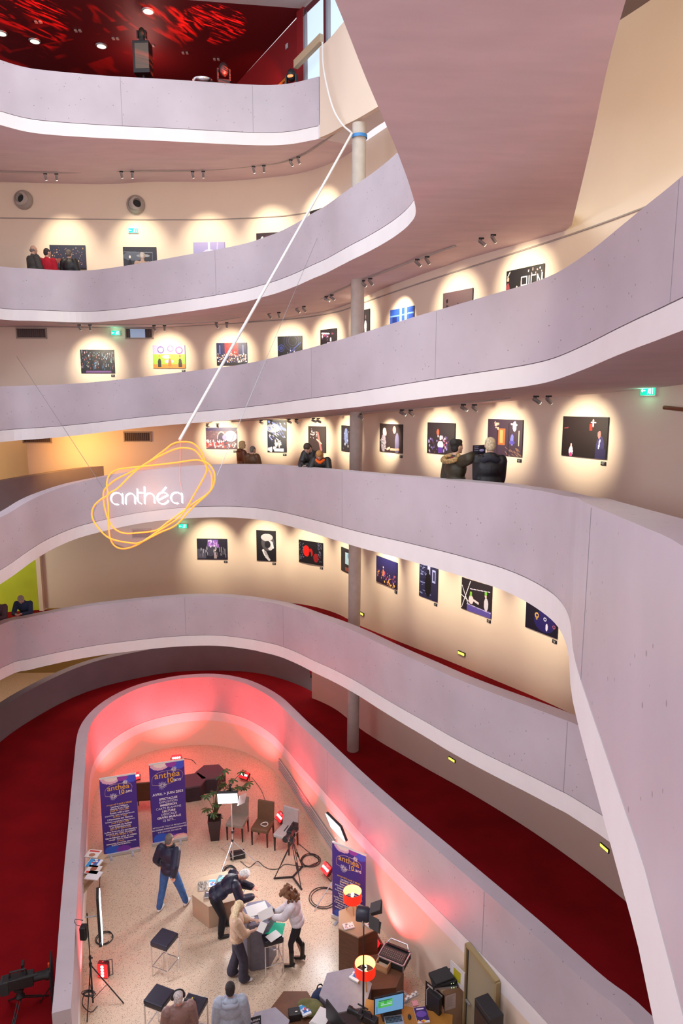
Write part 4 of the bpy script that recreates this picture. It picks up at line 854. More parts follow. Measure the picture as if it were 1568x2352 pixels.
    if hair_style == 'bald': hp = [('e', Hd((0, -.06, -.03)), (.072, .045, .05), RH), ('e', Hd((-.06, -.02, -.02)), (.022, .04, .04), RH), ('e', Hd((.06, -.02, -.02)), (.022, .04, .04), RH)]
    if hair_style == 'bob': hp += [('e', Hd((0, -.03, -.03)), (.096, .075, .115), RH), ('e', Hd((0, .01, .06)), (.08, .085, .06), RH), ('e', Hd((.07, .01, -.04)), (.025, .05, .08), RH), ('e', Hd((-.07, .01, -.04)), (.025, .05, .08), RH)]
    if hair_style == 'bun': hp += [('e', Hd((0, -.06, .06)), (.08, .07, .07), RH), ('e', Hd((0, .02, .075)), (.07, .07, .045), RH)]
    if hair_style == 'long':
        for i_ in range(9):
            a_ = (i_ - 4)*.34; x_ = math.sin(a_)*.085; y_ = -math.cos(a_)*.075
            e1 = Hd((x_, y_, -.02)); down = V(x_*.5, -.02 + y_*.2, -.36 - .05*math.cos(i_*2.1))
            hp += [('c', Hd((x_*.8, y_*.8, .05)), .03, e1, .033), ('c', e1, .032, e1 + down*.55 + R @ V(0, -.035, 0), .028), ('c', e1 + down*.55 + R @ V(0, -.035, 0), .027, e1 + down + R @ V(0, -.03, 0), .012)]
    if hair_style == 'curly':
        rr = random.Random(5)
        for i_ in range(60):
            a_ = rr.uniform(0, 2*PI); z_ = rr.uniform(-.26, .09); r_ = .10 + .035*math.cos(z_*6) + (.02 if z_ < 0 else 0)
            if math.sin(a_) > .55 and z_ < .04: continue
            hp += [('e', Hd((r_*math.cos(a_), r_*.9*math.sin(a_) - .02, z_)), (.032, .032, .036))]
        hp += [('e', Hd((0, -.04, -.08)), (.10, .08, .16), RH)]
    blob('hair', hp, .011 if fine else .014, mh, t, 1)
    # clothes
    pf = .012 + puffy
    mt = mat('cloth_%d_%d_%d' % tuple(int(c*200) for c in top), top, .85 if puffy < .02 else .5, noise_s=25, noise_a=.12, bump=.4, bump_s=30)
    tp = [('e', chest, (.176 + pf, .115 + pf, .20), R), ('e', waist, (.160 + pf, .115 + pf, .19), R), ('e', T((0, 0, .02)), (.160 + pf, .118 + pf, .13), R), ('c', S[0] - R @ V(0, 0, .005), .062 + pf*.6, S[1] - R @ V(0, 0, .005), .062 + pf*.6),
          ('c', T((0, -.01, .48)), .085, T((0, -.015, .53)), .07)]
    if female: tp += [('e', T((0, .07, .33)), (.13, .06, .075), R)]
    if coat: tp += [('c', T((0, 0, 0)), .165 + pf, hip + V(0, 0, -coat), .18 + pf), ('e', hip + V(0, 0, -coat), (.20 + pf, .16 + pf, .05))]
    if collar: tp += [('e', T((0, -.07, .54)), (.12, .07, .06), R)]
    for i in (0, 1):
        if sleeve == 'long': tp += [('c', S[i], .064 + pf, E_[i], .054 + pf), ('c', E_[i], .052 + pf, W[i] - (W[i] - E_[i])*.06, .040 + pf*.8)]
        else: tp += [('c', S[i], .066 + pf, E_[i], .062 + pf), ('c', E_[i], .058 + pf, E_[i].lerp(W[i], .25), .052 + pf)]
    blob('jacket' if puffy or coat else 'top', tp, vox, mt, t, 2)
    mtr = mat('trouser_%d_%d_%d' % tuple(int(c*200) for c in trou), trou, .85, noise_s=14, noise_a=.2, bump=.3, bump_s=20)
    pp = [('e', T((0, 0, -.01)), (.158, .115, .12), R)]
    for i in (0, 1):
        w0, w1, w2 = (.106, .08, .064) if not wide_trousers else (.105, .092, .105)
        if female and not wide_trousers: w0, w1, w2 = .092, .06, .044
        pp += [('c', Hp[i], w0, K[i], w1), ('c', K[i], w1, A[i] + V(0, 0, .02 if not boots else .2), w2)]
        if wide_trousers: pp += [('e', A[i] + V(0, .02, -.01), (.10, .12, .035))]
    blob('trousers', pp, vox, mtr, t, 2)
    msh = mat('shoe_%d_%d' % (int(shoe[0]*100), int(shoe[2]*100)), shoe, .35)
    for i in (0, 1):
        f = A[i]; sp = [('c', f + V(0, -.03, -.042 - heel*.2), .04, f + V(0, .15, -.052 - heel*.9), .036), ('e', f + V(0, .06, -.05 - heel*.6), (.045, .12, .035))]
        if boots: sp += [('c', f + V(0, 0, .24), .055, f + V(0, 0, -.03), .045)]
        if heel: sp += [('c', f + V(0, -.05, -.03), .025, f + V(0, -.05, -.085 - heel + .012), .012)]
        blob('shoe', sp, .011 if fine else .015, msh, t, 1)
    t.scale = (s, s, s)
    info = dict(t=t, Hd=Hd, T=T, W=W, E=E_, S=S, hc=hc, RH=RH, R=R, s=s)
    return info
def world_of(info, p):
    t = info['t']; return t.location + (Matrix.Rotation(t.rotation_euler.z, 3, 'Z') @ (Vector(p)*info['s']))

def on_ramp(px, py, Y, level):
    p = at_y(px, py, Y); z = floor_z(level, p.x, p.y); return Vector((p.x, p.y, z)), p.z - z

# visitors on the ramps
def visitor(px, py, Y, level, yaw, label, **kw):
    loc, h = on_ramp(px, py, Y, level); return person(loc, math.radians(yaw), max(1.5, min(1.93, h*kw.pop('hs', 1.0))), label, **kw)
visitor(76, 559, 21.2, 'L2', -35, 'bald man with glasses in grey puffer jacket, top row, far left', top=L('4a4744'), hair=(.2, .17, .15), skin=(.58, .34, .25), hair_style='bald', puffy=.012, hands=[V(-.2, .22, .98), V(.2, .22, .98)])
visitor(107, 570, 21.25, 'L2', 0, 'person in a red quilted jacket seen from behind, top row of pictures', top=L('b01028'), hair=(.03, .02, .02), hair_style='short', puffy=.012, female=True, head_turn=-.6)
visitor(158, 573, 21.45, 'L2', 0, 'person in black quilted jacket facing the dark picture, top row', top=L('16151a'), hair=(.12, .10, .09), hair_style='short', puffy=.03)
visitor(326, 579, 20.6, 'L2', 20, 'white-haired visitor, only head and shoulders above the parapet', top=L('c8a890'), hair=(.70, .62, .52), hair_style='short')
visitor(556, 1012, 20.0, 'L4', -60, 'blonde woman with glasses in a long rust brown coat and red scarf', top=L('5a2a12'), hair=(.55, .38, .18), hair_style='bob', female=True, puffy=.02, coat=.3, collar=True)
visitor(580, 1024, 19.7, 'L4', -20, 'short grey-haired person in brown fur-trimmed jacket beside the rust coat', top=L('5c3d24'), hair=(.16, .14, .12), hair_style='short', puffy=.04, female=True, head_turn=-.5)
ph = visitor(721, 1011, 16.7, 'L4', 150, 'man with glasses leaning on the parapet with a camera', top=L('1c1a1a'), hair=(.05, .03, .02), hair_style='short', lean=.45, head_nod=.5, puffy=.02, hands=[V(-.12, .52, 1.12), V(.02, .52, 1.12)], hs=1.06)
oh = visitor(738, 1028, 15.95, 'L4', 170, 'auburn-haired woman with orange scarf leaning beside the man with the camera', top=L('1b1a1c'), hair=(.42, .20, .06), hair_style='bob', female=True, lean=.4, head_nod=.5, puffy=.02, hands=[V(-.1, .45, 1.16), V(.15, .45, 1.16)], hs=1.05)
_l, _h = on_ramp(1050, 1008, 11.0, 'L4'); _w = Matrix.Rotation(math.radians(62), 3, 'Z') @ ((at_y(1084, 1046, 10.8) - _l)/(min(1.93, _h)/1.75))
fh = visitor(1050, 1008, 11.0, 'L4', -62, 'dark-haired woman in green parka with fur hood holding up a leaflet', top=L('352e1c'), hair=(.015, .012, .012), hair_style='bun', female=True, puffy=.025, hands=[V(-.2, .2, 1.0), _w])
gh = visitor(1126, 1003, 10.5, 'L4', -8, 'white-haired man in black hooded jacket with his back turned', top=L('17161d'), hair=(.62, .50, .33), hair_style='short', puffy=.012, collar=True, hands=[V(-.13, .16, .90), V(.13, .16, .90)])
visitor(56, 1369, 18.55, 'L5', 185, 'grey-haired woman in denim jacket and pale scarf leaning on the parapet', top=L('2c3a58'), hair=(.35, .31, .27), hair_style='short', female=True, lean=.45, head_nod=.35, hands=[V(-.08, .45, 1.14), V(.1, .45, 1.14)], hs=1.15)
visitor(-4, 1378, 18.1, 'L5', 190, 'person in mauve top cut off by the left edge of the photo', top=L('5c4650'), hair=(.6, .3, .2), hair_style='bald', lean=.4, head_nod=.3, hands=[V(-.05, .45, 1.15), V(.12, .45, 1.15)], hs=1.15)
# scarves, hood, leaflet, camera
def ring(info, name, m, z=.53, r=.085, rr=.035, y=0):
    T_ = info['T']; mb = MB(); mb.tube([T_((r*math.cos(a), r*.9*math.sin(a) + y, z + .02*math.sin(a*3))) for a in [2*PI*i/18 for i in range(18)]], rr, 10, closed=True)
    return mb.build(name, m, info['t'])
hood = []
T_ = fh['T']
for i in range(26):
    a = 2*PI*i/26; hood.append(('e', T_((.15*math.cos(a), -.10 + .10*math.sin(a), .52 + .045*math.sin(a))), (.042, .042, .042)))
blob('fur_hood', hood, .014, mat('fur', (.38, .24, .10), .95, noise_s=30, noise_a=.6, bump=1, bump_s=60), fh['t'], 1)
ring(fh, 'scarf', mat('dark_red_scarf', (.16, .01, .02), .9), .50, .08, .03)
ring(oh, 'scarf', mat('orange_scarf', (.9, .14, .01), .8), .50, .09, .04, .02)
ring(gh, 'hood', mat('black_hood', (.02, .018, .03), .8), .50, .12, .045, -.03)
c = world_of(fh, fh['W'][1]) ; 
o = MB().box((0, 0, 0), (.21, .012, .15)).build('leaflet', mat('leaflet_black', (.02, .02, .03), .4)); o.location = at_y(1100, 1033, 10.72); o.rotation_euler = (.1, -.05, .15); tag(o, 'black leaflet held up by the woman in the green parka', 'leaflet')
m = MB()
for q in range(3): m.box((-.05, -.008, .05 - q*.03), (.07, .002, .006))
m.ball((.04, -.007, -.01), (.04, .002, .02)); l_ = m.build('leaflet_print', mat('lilac_print', (.5, .45, .8), .5), o)
c = world_of(ph, (ph['W'][0] + ph['W'][1])/2 + V(0, .06, .0)); t = empty('camera_body', c, math.radians(160), 'black camera held over the parapet by the man with glasses', 'camera')
MB().box((0, 0, 0), (.14, .07, .1)).box((0, 0, .06), (.06, .06, .03)).build('body', m_black, t, .006); MB().lathe([(.035, 0), (.04, .1)], (0, .03, 0), 16, Matrix.Rotation(-PI/2, 3, 'X')).build('lens', m_black, t)

# ---- people in the lobby
def lob_person(px, py, H_, yaw, label, **kw):
    p = at(px, py, 0); return person(Vector((p.x, p.y, 0)), math.radians(yaw), H_, label, fine=True, **kw)
walker = lob_person(394, 2086, 1.80, -18, 'man in navy sweater and blue jeans walking away with headphones round his neck', top=L('1c1f3a'), trou=L('3c66a0'), hair=(.16, .13, .11), shoe=(.72, .70, .68),
    hands=[V(-.30, .10, .92), V(.20, -.17, .95)], feet=[V(-.20, -.12, 0), V(.26, .20, 0)], lean=.06, skin=(.72, .36, .26), puffy=.022)
MBk = MB(); T_ = walker['T']
MBk.tube([T_((.085*math.cos(a), .02 + .09*math.sin(a), .57)) for a in [PI*(1.05 + .9*i/12) for i in range(13)]], .014, 8).ball(T_((-.09, .05, .555)), (.035, .045, .045)).ball(T_((.09, .05, .555)), (.035, .045, .045)).build('headphones', m_black, walker['t'])
suit = lob_person(512, 2143, 1.80, -72, 'elderly white-haired man in dark navy suit bending over the grey table', top=L('15162e'), trou=L('0c0c14'), hair=(.80, .74, .72), shoe=(.015, .015, .015),
    lean=1.02, head_nod=.25, hands=[V(.02, .62, .92), V(.22, .58, .86)], feet=[V(-.16, .12, 0), V(.14, -.02, 0)], skin=(.72, .42, .36), puffy=.028)
blonde = lob_person(549, 2247, 1.70, -78, 'blonde woman in beige blouse and wide grey trousers reading notes', top=L('c8a98c'), trou=L('3d3a48'), hair=(.78, .60, .36), shoe=(.85, .83, .85), hair_style='long', female=True, sleeve='short',
    hands=[V(-.10, .36, 1.16), V(.10, .34, 1.12)], feet=[V(-.1, -.1, 0), V(.11, .12, 0)], head_nod=.35, wide_trousers=True, puffy=.02)
curly = lob_person(679, 2213, 1.70, 82, 'curly-haired woman in white jacket and black leggings holding papers', top=L('ece8ee'), trou=L('26242c'), hair=(.20, .085, .035), shoe=(.015, .012, .015), hair_style='curly', female=True,
    hands=[V(-.10, .42, 1.10), V(.12, .40, 1.06)], feet=[V(-.12, .10, 0), V(.10, -.08, 0)], head_nod=.6, lean=.22, boots=True, puffy=.015, heel=.05)
p = at(528, 2256, 1.74)
boy = person(Vector((p.x, p.y, 0)), math.radians(8), 1.75, 'dark-haired young man in pale grey hoodie seen from behind, bottom of photo', top=L('a9b4c6'), trou=L('20222c'), hair=(.025, .018, .018), fine=True, puffy=.03, collar=True)
ring(boy, 'hood', mat('grey_hood', (.40, .44, .54), .9), .50, .115, .042, -.04)
p = at(408, 2272, 1.72)
oper = person(Vector((p.x, p.y, 0)), math.radians(20), 1.72, 'white-haired camera operator in brown shirt wearing a headset, bottom of photo', top=L('8f6e68'), trou=L('22222a'), hair=(.66, .60, .60), fine=True, skin=(.72, .38, .32), puffy=.02)
Hd = oper['Hd']; mb = MB()
mb.tube([Hd((.0 + .098*math.cos(a), -.01, .02 + .105*math.sin(a))) for a in [PI*i/14 for i in range(15)]], .013, 8).ball(Hd((-.092, 0, -.01)), (.03, .042, .048)).ball(Hd((.092, 0, -.01)), (.03, .042, .048)).tube([Hd((-.1, .0, -.02)), Hd((-.1, .06, -.06)), Hd((-.05, .12, -.075))], .006, 6).build('headset', m_black, oper['t'])
# ================================================================ LOBBY OBJECTS
def prism_obj(name, pts, z0, z1, m, parent=None, bevel=0):
    return MB().prism([(p[0], p[1]) for p in pts], z0, z1).build(name, m, parent, bevel)
def hexa(cx, cy, r, rot=0): return [(cx + r*math.cos(rot + i*PI/3), cy + r*math.sin(rot + i*PI/3)) for i in range(6)]
def text(name, s_, size, x, z, m, parent, y=-.006, align='CENTER', bold=0., sx=1.):
    c = bpy.data.curves.new(name, 'FONT'); c.body = s_; c.size = size; c.align_x = align; c.offset = bold; c.extrude = .0008; c.space_character = 1.02
    o = bpy.data.objects.new(name, c); COL.objects.link(o)
    me = bpy.data.meshes.new_from_object(o); bpy.data.objects.remove(o)
    o = bpy.data.objects.new(name, me); COL.objects.link(o); me.materials.clear(); me.materials.append(m)
    for v in me.vertices: v.co = (v.co.x*sx + x, y - v.co.z, v.co.y + z)
    o.parent = parent; return o
def merge_text(name, items, m, parent, y=-.006):
    """several lines of lettering in one mesh"""
    objs = [text(name, *it, m, parent, y) if len(it) == 4 else text(name, it[0], it[1], it[2], it[3], m, parent, y, 'CENTER', it[4]) for it in items]
    bm = bmesh.new()
    for o in objs: bm.from_mesh(o.data)
    me = bpy.data.meshes.new(name); bm.to_mesh(me); bm.free(); me.materials.append(m)
    for o in objs: bpy.data.objects.remove(o)
    o = bpy.data.objects.new(name, me); COL.objects.link(o); o.parent = parent; return o
m_pur = mat('banner_purple', L('3a2080'), .45)
m_yel = mat('print_yellow', L('f2b84c'), .5); m_wht = mat('print_white', L('f4f0fa'), .5); m_lil = mat('print_lilac', L('b8a8e8'), .5)
SCHED = [('mercredi 5 avril à 20h30', ('Lambert Wilson', 'chante Kurt Weill')), ('jeudi 25 mai à 20h', ('Room with a view', '(LA)HORDE - Ballet National de Marseille')), ('du 6 au 9 juin', ("L'Harmonie des Genres", 'Rencontre spectacle de la Maison de Loire')),
         ('jeudi 8 juin à 20h', ('Lancement du festival', 'Les Déambulations')), ('samedi 17 juin à 21h', ('La Plus Précieuse des marchandises', 'Lecture par Olga Grumberg')), ('mercredi 28 juin à 21h', ('Carte blanche pour un rideau', 'rouge : Pierre Gagnaire'))]
def banner(l, r, tl, label, kind):
    a, b = at(*l, .03), at(*r, .03); H_ = at_y(*tl, a.y).z; w_ = (b - a).length; mid = (a + b)/2
    n = Vector((b.y - a.y, -(b.x - a.x), 0)).normalized()
    t = orient(empty('roll_up_banner', label=label, cat='banner', group='purple roll-up banners'), (mid.x, mid.y, 0), n)
    MB().box((0, .03, .05), (w_ + .03, .12, .085)).build('base_cassette', m_silver, t, .01)
    MB().box((-w_*.3, -.09, .012), (.05, .16, .02)).box((w_*.3, -.09, .012), (.05, .16, .02)).box((-w_*.3, -.17, .012), (.055, .02, .024)).box((w_*.3, -.17, .012), (.055, .02, .024)).build('feet', m_silver, t)
    MB().box((0, .01, H_), (w_ + .01, .025, .035)).build('top_rail', m_white, t)
    MB().tube([(0, .06, .08), (0, .03, H_)], .01).build('pole', m_grey, t)
    art = [('g', '3a2484', '4a2c94'), ('e', .3, 1.0, .28, .085, 'f0b8d0'), ('e', .32, 1.0, .2, .055, 'ffe8e0'), ('e', .85, .98, .2, .08, '4858d8'), ('e', .62, .985, .15, .05, 'a040b0'),
           ('e', .25, .04, .22, .06, '2858c8'), ('e', .55, .03, .2, .045, '7030a8')] + ([('e', .8, .0, .25, .06, 'e8a0b8'), ('e', .82, .0, .2, .045, 'f8d0c0')] if kind == 2 else [('e', .85, .0, .16, .02, 'e8b0c0')])
    art = [(p[0], p[1], p[2], p[3]*.42/1, p[4], p[5]) if p[0] == 'e' else p for p in art]
    print_panel('print', w_, H_ - .1, art, t, 48, .09)
    u = w_/.82; k = 1.0 if kind == 2 else .84
    zc_ = H_ - (.40 if kind == 2 else .34)
    # outline of the emblem, tilted, with fireworks
    pts = [(-.36, -.13), (-.33, .06), (-.12, .17), (.26, .15), (.36, .06), (.36, -.03), (.30, -.10), (-.02, -.19), (-.30, -.17)]
    P = [Vector((x*u*k, -.004, z*k + zc_)) for x, z in pts]; P = cr([P[-1]] + P + [P[0], P[1]], 5)[5:-5]
    MB().tube(P[:-1], .0035, 4, closed=True).build('emblem_outline', mat('print_peach', L('e8c0a8'), .5), t)
    merge_text('emblem_lettering', [('anthéa', .22*k*u, 0., zc_ - .005, .0015)], m_yel, t)
    merge_text('ten_years', [('10', .17*k*u, .06*u, zc_ - .15*k, .004)], mat('print_gold', L('ffc23c'), .5), t)
    merge_text('years_word', [('ans', .13*k*u, .235*u, zc_ - .14*k, .001)], m_wht, t)
    rr = random.Random(3); m = MB()
    for cx, cz, R_ in ((-.12*u, zc_ - .20*k, .11*k), (.16*u, zc_ + .19*k, .07*k)):
        for i in range(22):
            a_ = 2*PI*i/22 + rr.uniform(-.08, .08); r0 = R_*.25; r1 = R_*rr.uniform(.75, 1.1)
            m.tube([(cx + r0*math.cos(a_), -.004, cz + r0*math.sin(a_)), (cx + r1*math.cos(a_), -.004, cz + r1*math.sin(a_))], .0032, 4)
    m.build('fireworks', m_wht, t)
    if kind == 1:
        y0 = H_ - .74; st = (H_ - 1.02)/6.6; A_, B_ = [], []
        for i, (d, ls) in enumerate(SCHED):
            z = y0 - i*st; A_.append((d, .056*u, 0, z, .0015)); B_.append((ls[0], (.058 if len(ls[0]) < 30 else .05)*u, 0, z - .062, .0015)); B_.append((ls[1], (.058 if len(ls[1]) < 30 else .038)*u, 0, z - .117, .001))
        z = y0 - 6*st; A_.append(('et aussi...', .05*u, 0, z, .001)); B_ += [('IMMERSIONS, EXPOSITION, RÉSIDENCES,', .037*u, 0, z - .055, .001), ('DJ SETS, ŒUVRE MURALE...', .037*u, 0, z - .10, .001)]
        merge_text('dates_lettering', A_, m_yel, t); merge_text('programme_lettering', B_, m_wht, t)
    else:
        z = H_ - .86; B_ = [('AVRIL > JUIN 2023', .088*u, 0, z, .0022)]; C_ = []; st = .085
        for i, (wd, b_) in enumerate((('SPECTACLES', 1), ('EXPOSITION', 0), ('IMMERSION', 1), ('CARTE BLANCHE', 0), ('LECTURE', 1), ('DÉDICACE', 0), ('ŒUVRE MURALE', 1), ('DJ SETS...', 0))):
            (B_ if b_ else C_).append((wd, .075*u, 0, z - .14 - i*st, .0022 if b_ else 0))
        z = z - .14 - 8*st - .07; C_ += [('RETROUVEZ TOUT LE PROGRAMME', .048*u, 0, z, 0), ('SUR ANTHEA-ANTIBES.FR', .048*u, 0, z - .14, 0)]; B_.append(("DU DIXIÈME ANNIVERSAIRE D'ANTHÉA", .046*u, 0, z - .07, .001))
        merge_text('bold_lettering', B_, m_wht, t); merge_text('light_lettering', C_, m_lil if False else m_wht, t)
banner((239, 1968), (321, 1952), (218, 1790), 'purple roll-up banner listing dates at the left wall, left of the AVRIL JUIN banner', 1)
banner((351, 1941), (430, 1926), (335, 1757), 'purple roll-up banner reading AVRIL JUIN 2023 behind the man in jeans', 2)
banner((763, 2104), (839, 2140), (767, 1934), 'purple roll-up banner against the right wall behind the red table lamp', 1)

# ---- chairs
def chair(l, r, label, col, legs=(.035, .018, .012), z=0):
    a, b = at(*l, z), at(*r, z); mid = (a + b)/2; n = Vector((b.y - a.y, -(b.x - a.x), 0)).normalized()
    t = orient(empty('dining_chair', label=label, cat='chair', group='upholstered chairs in the lobby'), (mid.x - n.x*.22, mid.y - n.y*.22, z), n)
    m = mat('upholstery_' + '_'.join(str(int(c*100)) for c in col), col, .6, noise_s=12, noise_a=.06)
    ml = mat('dark_leg', legs, .4)
    MB().box((0, 0, .43), (.47, .47, .10)).build('seat', m, t, .025)
    MB().add([(x, y, z_) for x in (-.225, .225) for (y, z_) in ((.19, .44), (.25, .44), (.25, .96), (.31, .96))], [(0, 1, 3, 2), (4, 6, 7, 5), (0, 4, 5, 1), (2, 3, 7, 6), (0, 2, 6, 4), (1, 5, 7, 3)]).build('backrest', m, t, .02)
    for sx in (-1, 1):
        for sy in (-1, 1): MB().add([(sx*.205 + dx*k_, sy*.205 + dy*k_ + (.03*sy if z_ == 0 and sy > 0 else 0), z_) for z_, k_ in ((0, .013), (.39, .022)) for dx, dy in ((-1, -1), (1, -1), (1, 1), (-1, 1))], [(0, 1, 2, 3), (7, 6, 5, 4), (0, 4, 5, 1), (1, 5, 6, 2), (2, 6, 7, 3), (3, 7, 4, 0)]).build('leg', ml, t)
    return t
chair((521, 1930), (557, 1935), 'pale grey upholstered chair behind the bright light panel', L('9c9488'))
cb = chair((577, 1941), (615, 1948), 'brown upholstered chair between two pale chairs', L('6e5038'))
chair((629, 1954), (664, 1966), 'pale grey upholstered chair behind the tripod camera', L('b8aeac'))
cd = chair((327, 1872), (352, 1863), 'brown chair turned away between the two left banners', L('5c3a20')); cd.rotation_euler.z += PI*.85
c = cb.location; o = MB().tube([(c.x + .05 + .09*math.cos(a), c.y - .02 + .08*math.sin(a), .49 + .01*math.sin(2*a)) for a in [2*PI*i/16 for i in range(16)]], .012, 6, closed=True).build('headset', m_white); tag(o, 'white coiled headset lying on the brown chair', 'headset')

# ---- hexagonal poufs, tables and podiums
m_pouf = mat('pouf_plum', L('3a2c36'), .8, noise_s=8, noise_a=.1)
for (px, py, r_, rot, lab) in ((443, 1826, .40, .3, 'dark plum hexagonal pouf beside the middle banner'), (484, 1806, .44, .1, 'dark plum hexagonal pouf behind the plant')):
    p = at(px, py, 0); t = empty('hexagonal_pouf', (p.x, p.y, 0), rot, lab, 'pouf', 'plum hexagonal poufs'); prism_obj('body', hexa(0, 0, r_), .02, .40, m_pouf, t, .02); prism_obj('cushion', hexa(0, 0, r_*1.01), .40, .47, mat('pouf_top', L('5a4650'), .7), t, .02)
m_beige = mat('beige_board', L('b89c80'), .6, noise_s=3, noise_a=.04); m_brown = mat('brown_wood', L('6c4630'), .5, noise_s=4, noise_a=.15, stretch=(1, 1, 6)); m_stone = mat('stone_grey', L('777482'), .45, noise_s=9, noise_a=.12)
def hex_block(name, px, py, z, r_, rot, m, label, cat='table', mtop=None, base=.0, squash=1.):
    p = at(px, py, z); t = empty(name, (p.x, p.y, base), rot, label, cat)
    prism_obj('body', hexa(0, 0, r_), 0.005, z - base - .03, m, t, .005); prism_obj('top', hexa(0, 0, r_*1.015), z - base - .03, z - base, mtop or m, t, .005); t.scale = (1, squash, 1); return t
hex_block('magazine_table', 500, 2040, .52, .56, .35, m_beige, 'low beige hexagonal table covered with magazines')
hex_block('reception_table', 592, 2096, 1.02, .36, .2, m_stone, 'dark grey hexagonal high table with white papers', mtop=mat('stone_top', L('8c8ca0'), .4, noise_s=9, noise_a=.08))
hex_block('podium', 822, 2112, .95, .44, .52, m_brown, 'tall brown hexagonal podium with red table lamp and leaflets', 'podium', mtop=mat('podium_top', L('b89478'), .6))
hex_block('grey_table', 794, 2272, .75, .48, .25, mat('grey_table_side', L('6c6470'), .6), 'grey hexagonal table under the nearer red lamp', mtop=mat('grey_top', L('a09ca8'), .5, noise_s=8, noise_a=.06))
hex_block('brown_table', 874, 2230, .60, .44, .1, m_brown, 'brown hexagonal table under the mixing desk case')
hex_block('corner_table', 675, 2318, .60, .42, .0, m_brown, 'brown hexagonal table with bag and booklets, bottom of photo')
hex_block('front_table', 616, 2356, .80, .36, .3, mat('grey_table_side', L('6c6470'), .6), 'grey hexagonal table at the bottom edge beside the hoodie', mtop=mat('grey_top', L('a09ca8'), .5))
# magazines and papers
def sheet(name, px, py, z, w_, d_, rz, label, cat, art=None, col=None, th=.006, group=None):
    p = at(px, py, z); t = empty(name, (p.x, p.y, z), rz, label, cat, group)
    MB().box((0, 0, th/2), (w_, d_, th)).build('pages', m_white if col is None else mat('sheet_' + '_'.join(str(int(c*100)) for c in col), col, .6), t)
    if art:
        o = print_panel('cover', w_*.99, d_*.99, art, t, 26); 
        for v in o.data.vertices: v.co = (v.co.x, v.co.z - d_*.495, th + .0015)
    return t
blue = [('bg', 'e8f0f8'), ('r', 0, .62, 1, .95, '3c9cdc'), ('r', 0, .2, 1, .4, '2c74c8'), ('dots', 14, .1, .3, .9, .6, .06, .1, ['d05060', 'f0f4fa', '4060a0'])]
G_ = 'magazines on the low beige table'
sheet('magazine', 466, 2035, .53, .21, .30, .2, 'magazine with grey striped cover at the left of the beige table', 'magazine', [('bg', '8c8074'), ('strokes', 60, 0, 0, 1, 1, .02, .3, .02, ['3c3430', 'c0b4a4', '6c5c50'])], group=G_)
sheet('magazine', 487, 2029, .53, .15, .24, .15, 'small blue and white booklet between striped and teal magazines', 'magazine', blue, group=G_)
sheet('magazine', 511, 2022, .53, .27, .30, -.2, 'teal glowing magazine cover behind the bending man', 'magazine', [('bg', '0c3c48'), ('e', .5, .5, .35, .35, '2c9ca0'), ('e', .5, .5, .16, .16, '14203c'), ('e', .55, .5, .07, .1, 'c06c9c'), ('r', .3, .85, .8, .95, 'e8f4f4')], group=G_)
sheet('magazine', 538, 2031, .53, .16, .22, -.05, 'small blue and white booklet right of the teal magazine', 'magazine', blue, group=G_)
sheet('magazine', 560, 2040, .53, .18, .22, -.5, 'yellow and dark patterned magazine at the right of the beige table', 'magazine', [('bg', '705838'), ('dots', 30, 0, .2, 1, 1, .05, .12, ['e8b83c', 'd06c30', '2c2430', 'e8d8c0'])], group=G_)
sheet('magazine', 482, 2056, .54, .23, .17, .15, 'black and violet brochure at the front of the beige table', 'magazine', [('bg', '191424'), ('e', .65, .4, .32, .16, 'b89ce0'), ('r', .1, .75, .4, .85, 'd8d0e8')], th=.03, group=G_)
sheet('magazine', 498, 2051, .53, .16, .26, -.6, 'white leaflet with red spots beside the black brochure', 'magazine', [('bg', 'f0e0e0'), ('dots', 8, .2, .2, .9, .9, .05, .1, ['d8504c', 'f8c8c0'])], group=G_)
sheet('papers', 590, 2089, 1.03, .42, .30, .42, 'large white sheets on the dark grey high table', 'papers', th=.012)
sheet('papers', 571, 2109, 1.03, .20, .15, -.4, 'small white sheet beside the blonde woman\'s hands', 'papers', th=.004)
# ---- bar stools
def stool(c3, label, z=.78):
    a, b, c = [at(x, y, z) for x, y in c3]; mid = (a + c)/2; d = b - a; rz = math.atan2(d.y, d.x)
    t = empty('bar_stool', (mid.x, mid.y, 0), rz, label, 'stool', 'black leather bar stools'); h = z; s_ = .19
    MB().box((0, 0, h - .05), (.39, .39, .10)).build('seat', mat('black_leather', (.02, .018, .03), .28, bump=.1), t, .02)
    for sx in (-1, 1):
        for sy in (-1, 1): MB().box((sx*.18, sy*.18, (h - .10)/2), (.02, .02, h - .10)).build('leg', m_chrome, t)
    MB().box((0, .18, .22), (.34, .016, .016)).box((0, -.18, .22), (.34, .016, .016)).box((.18, 0, .22), (.016, .34, .016)).box((-.18, 0, .22), (.016, .34, .016)).build('foot_rail', m_chrome, t)
    MB().box((0, .18, h - .115), (.36, .016, .016)).box((0, -.18, h - .115), (.36, .016, .016)).build('seat_frame', m_chrome, t); return t
stool([(371.9, 2130.4), (407.6, 2142.7), (382.7, 2174.6)], 'empty black leather bar stool standing alone left of the blonde woman')
stool([(357.8, 2257.5), (398, 2272.2), (372.5, 2313.6)], 'black leather bar stool left of the camera operator')
s3 = stool([(432.4, 2279.2), (477.7, 2291.3), (454.1, 2333.4)], 'black leather bar stool with torches on it right of the camera operator')
s4 = stool([(597.6, 2132.9), (642, 2121), (650.6, 2153.3)], 'bar stool carrying a green folder and papers before the curly-haired woman')
sheet('green_folder', 632, 2134, .79, .34, .30, -.1, 'bright green folder lying on the bar stool', 'folder', col=L('14b890'), th=.02)
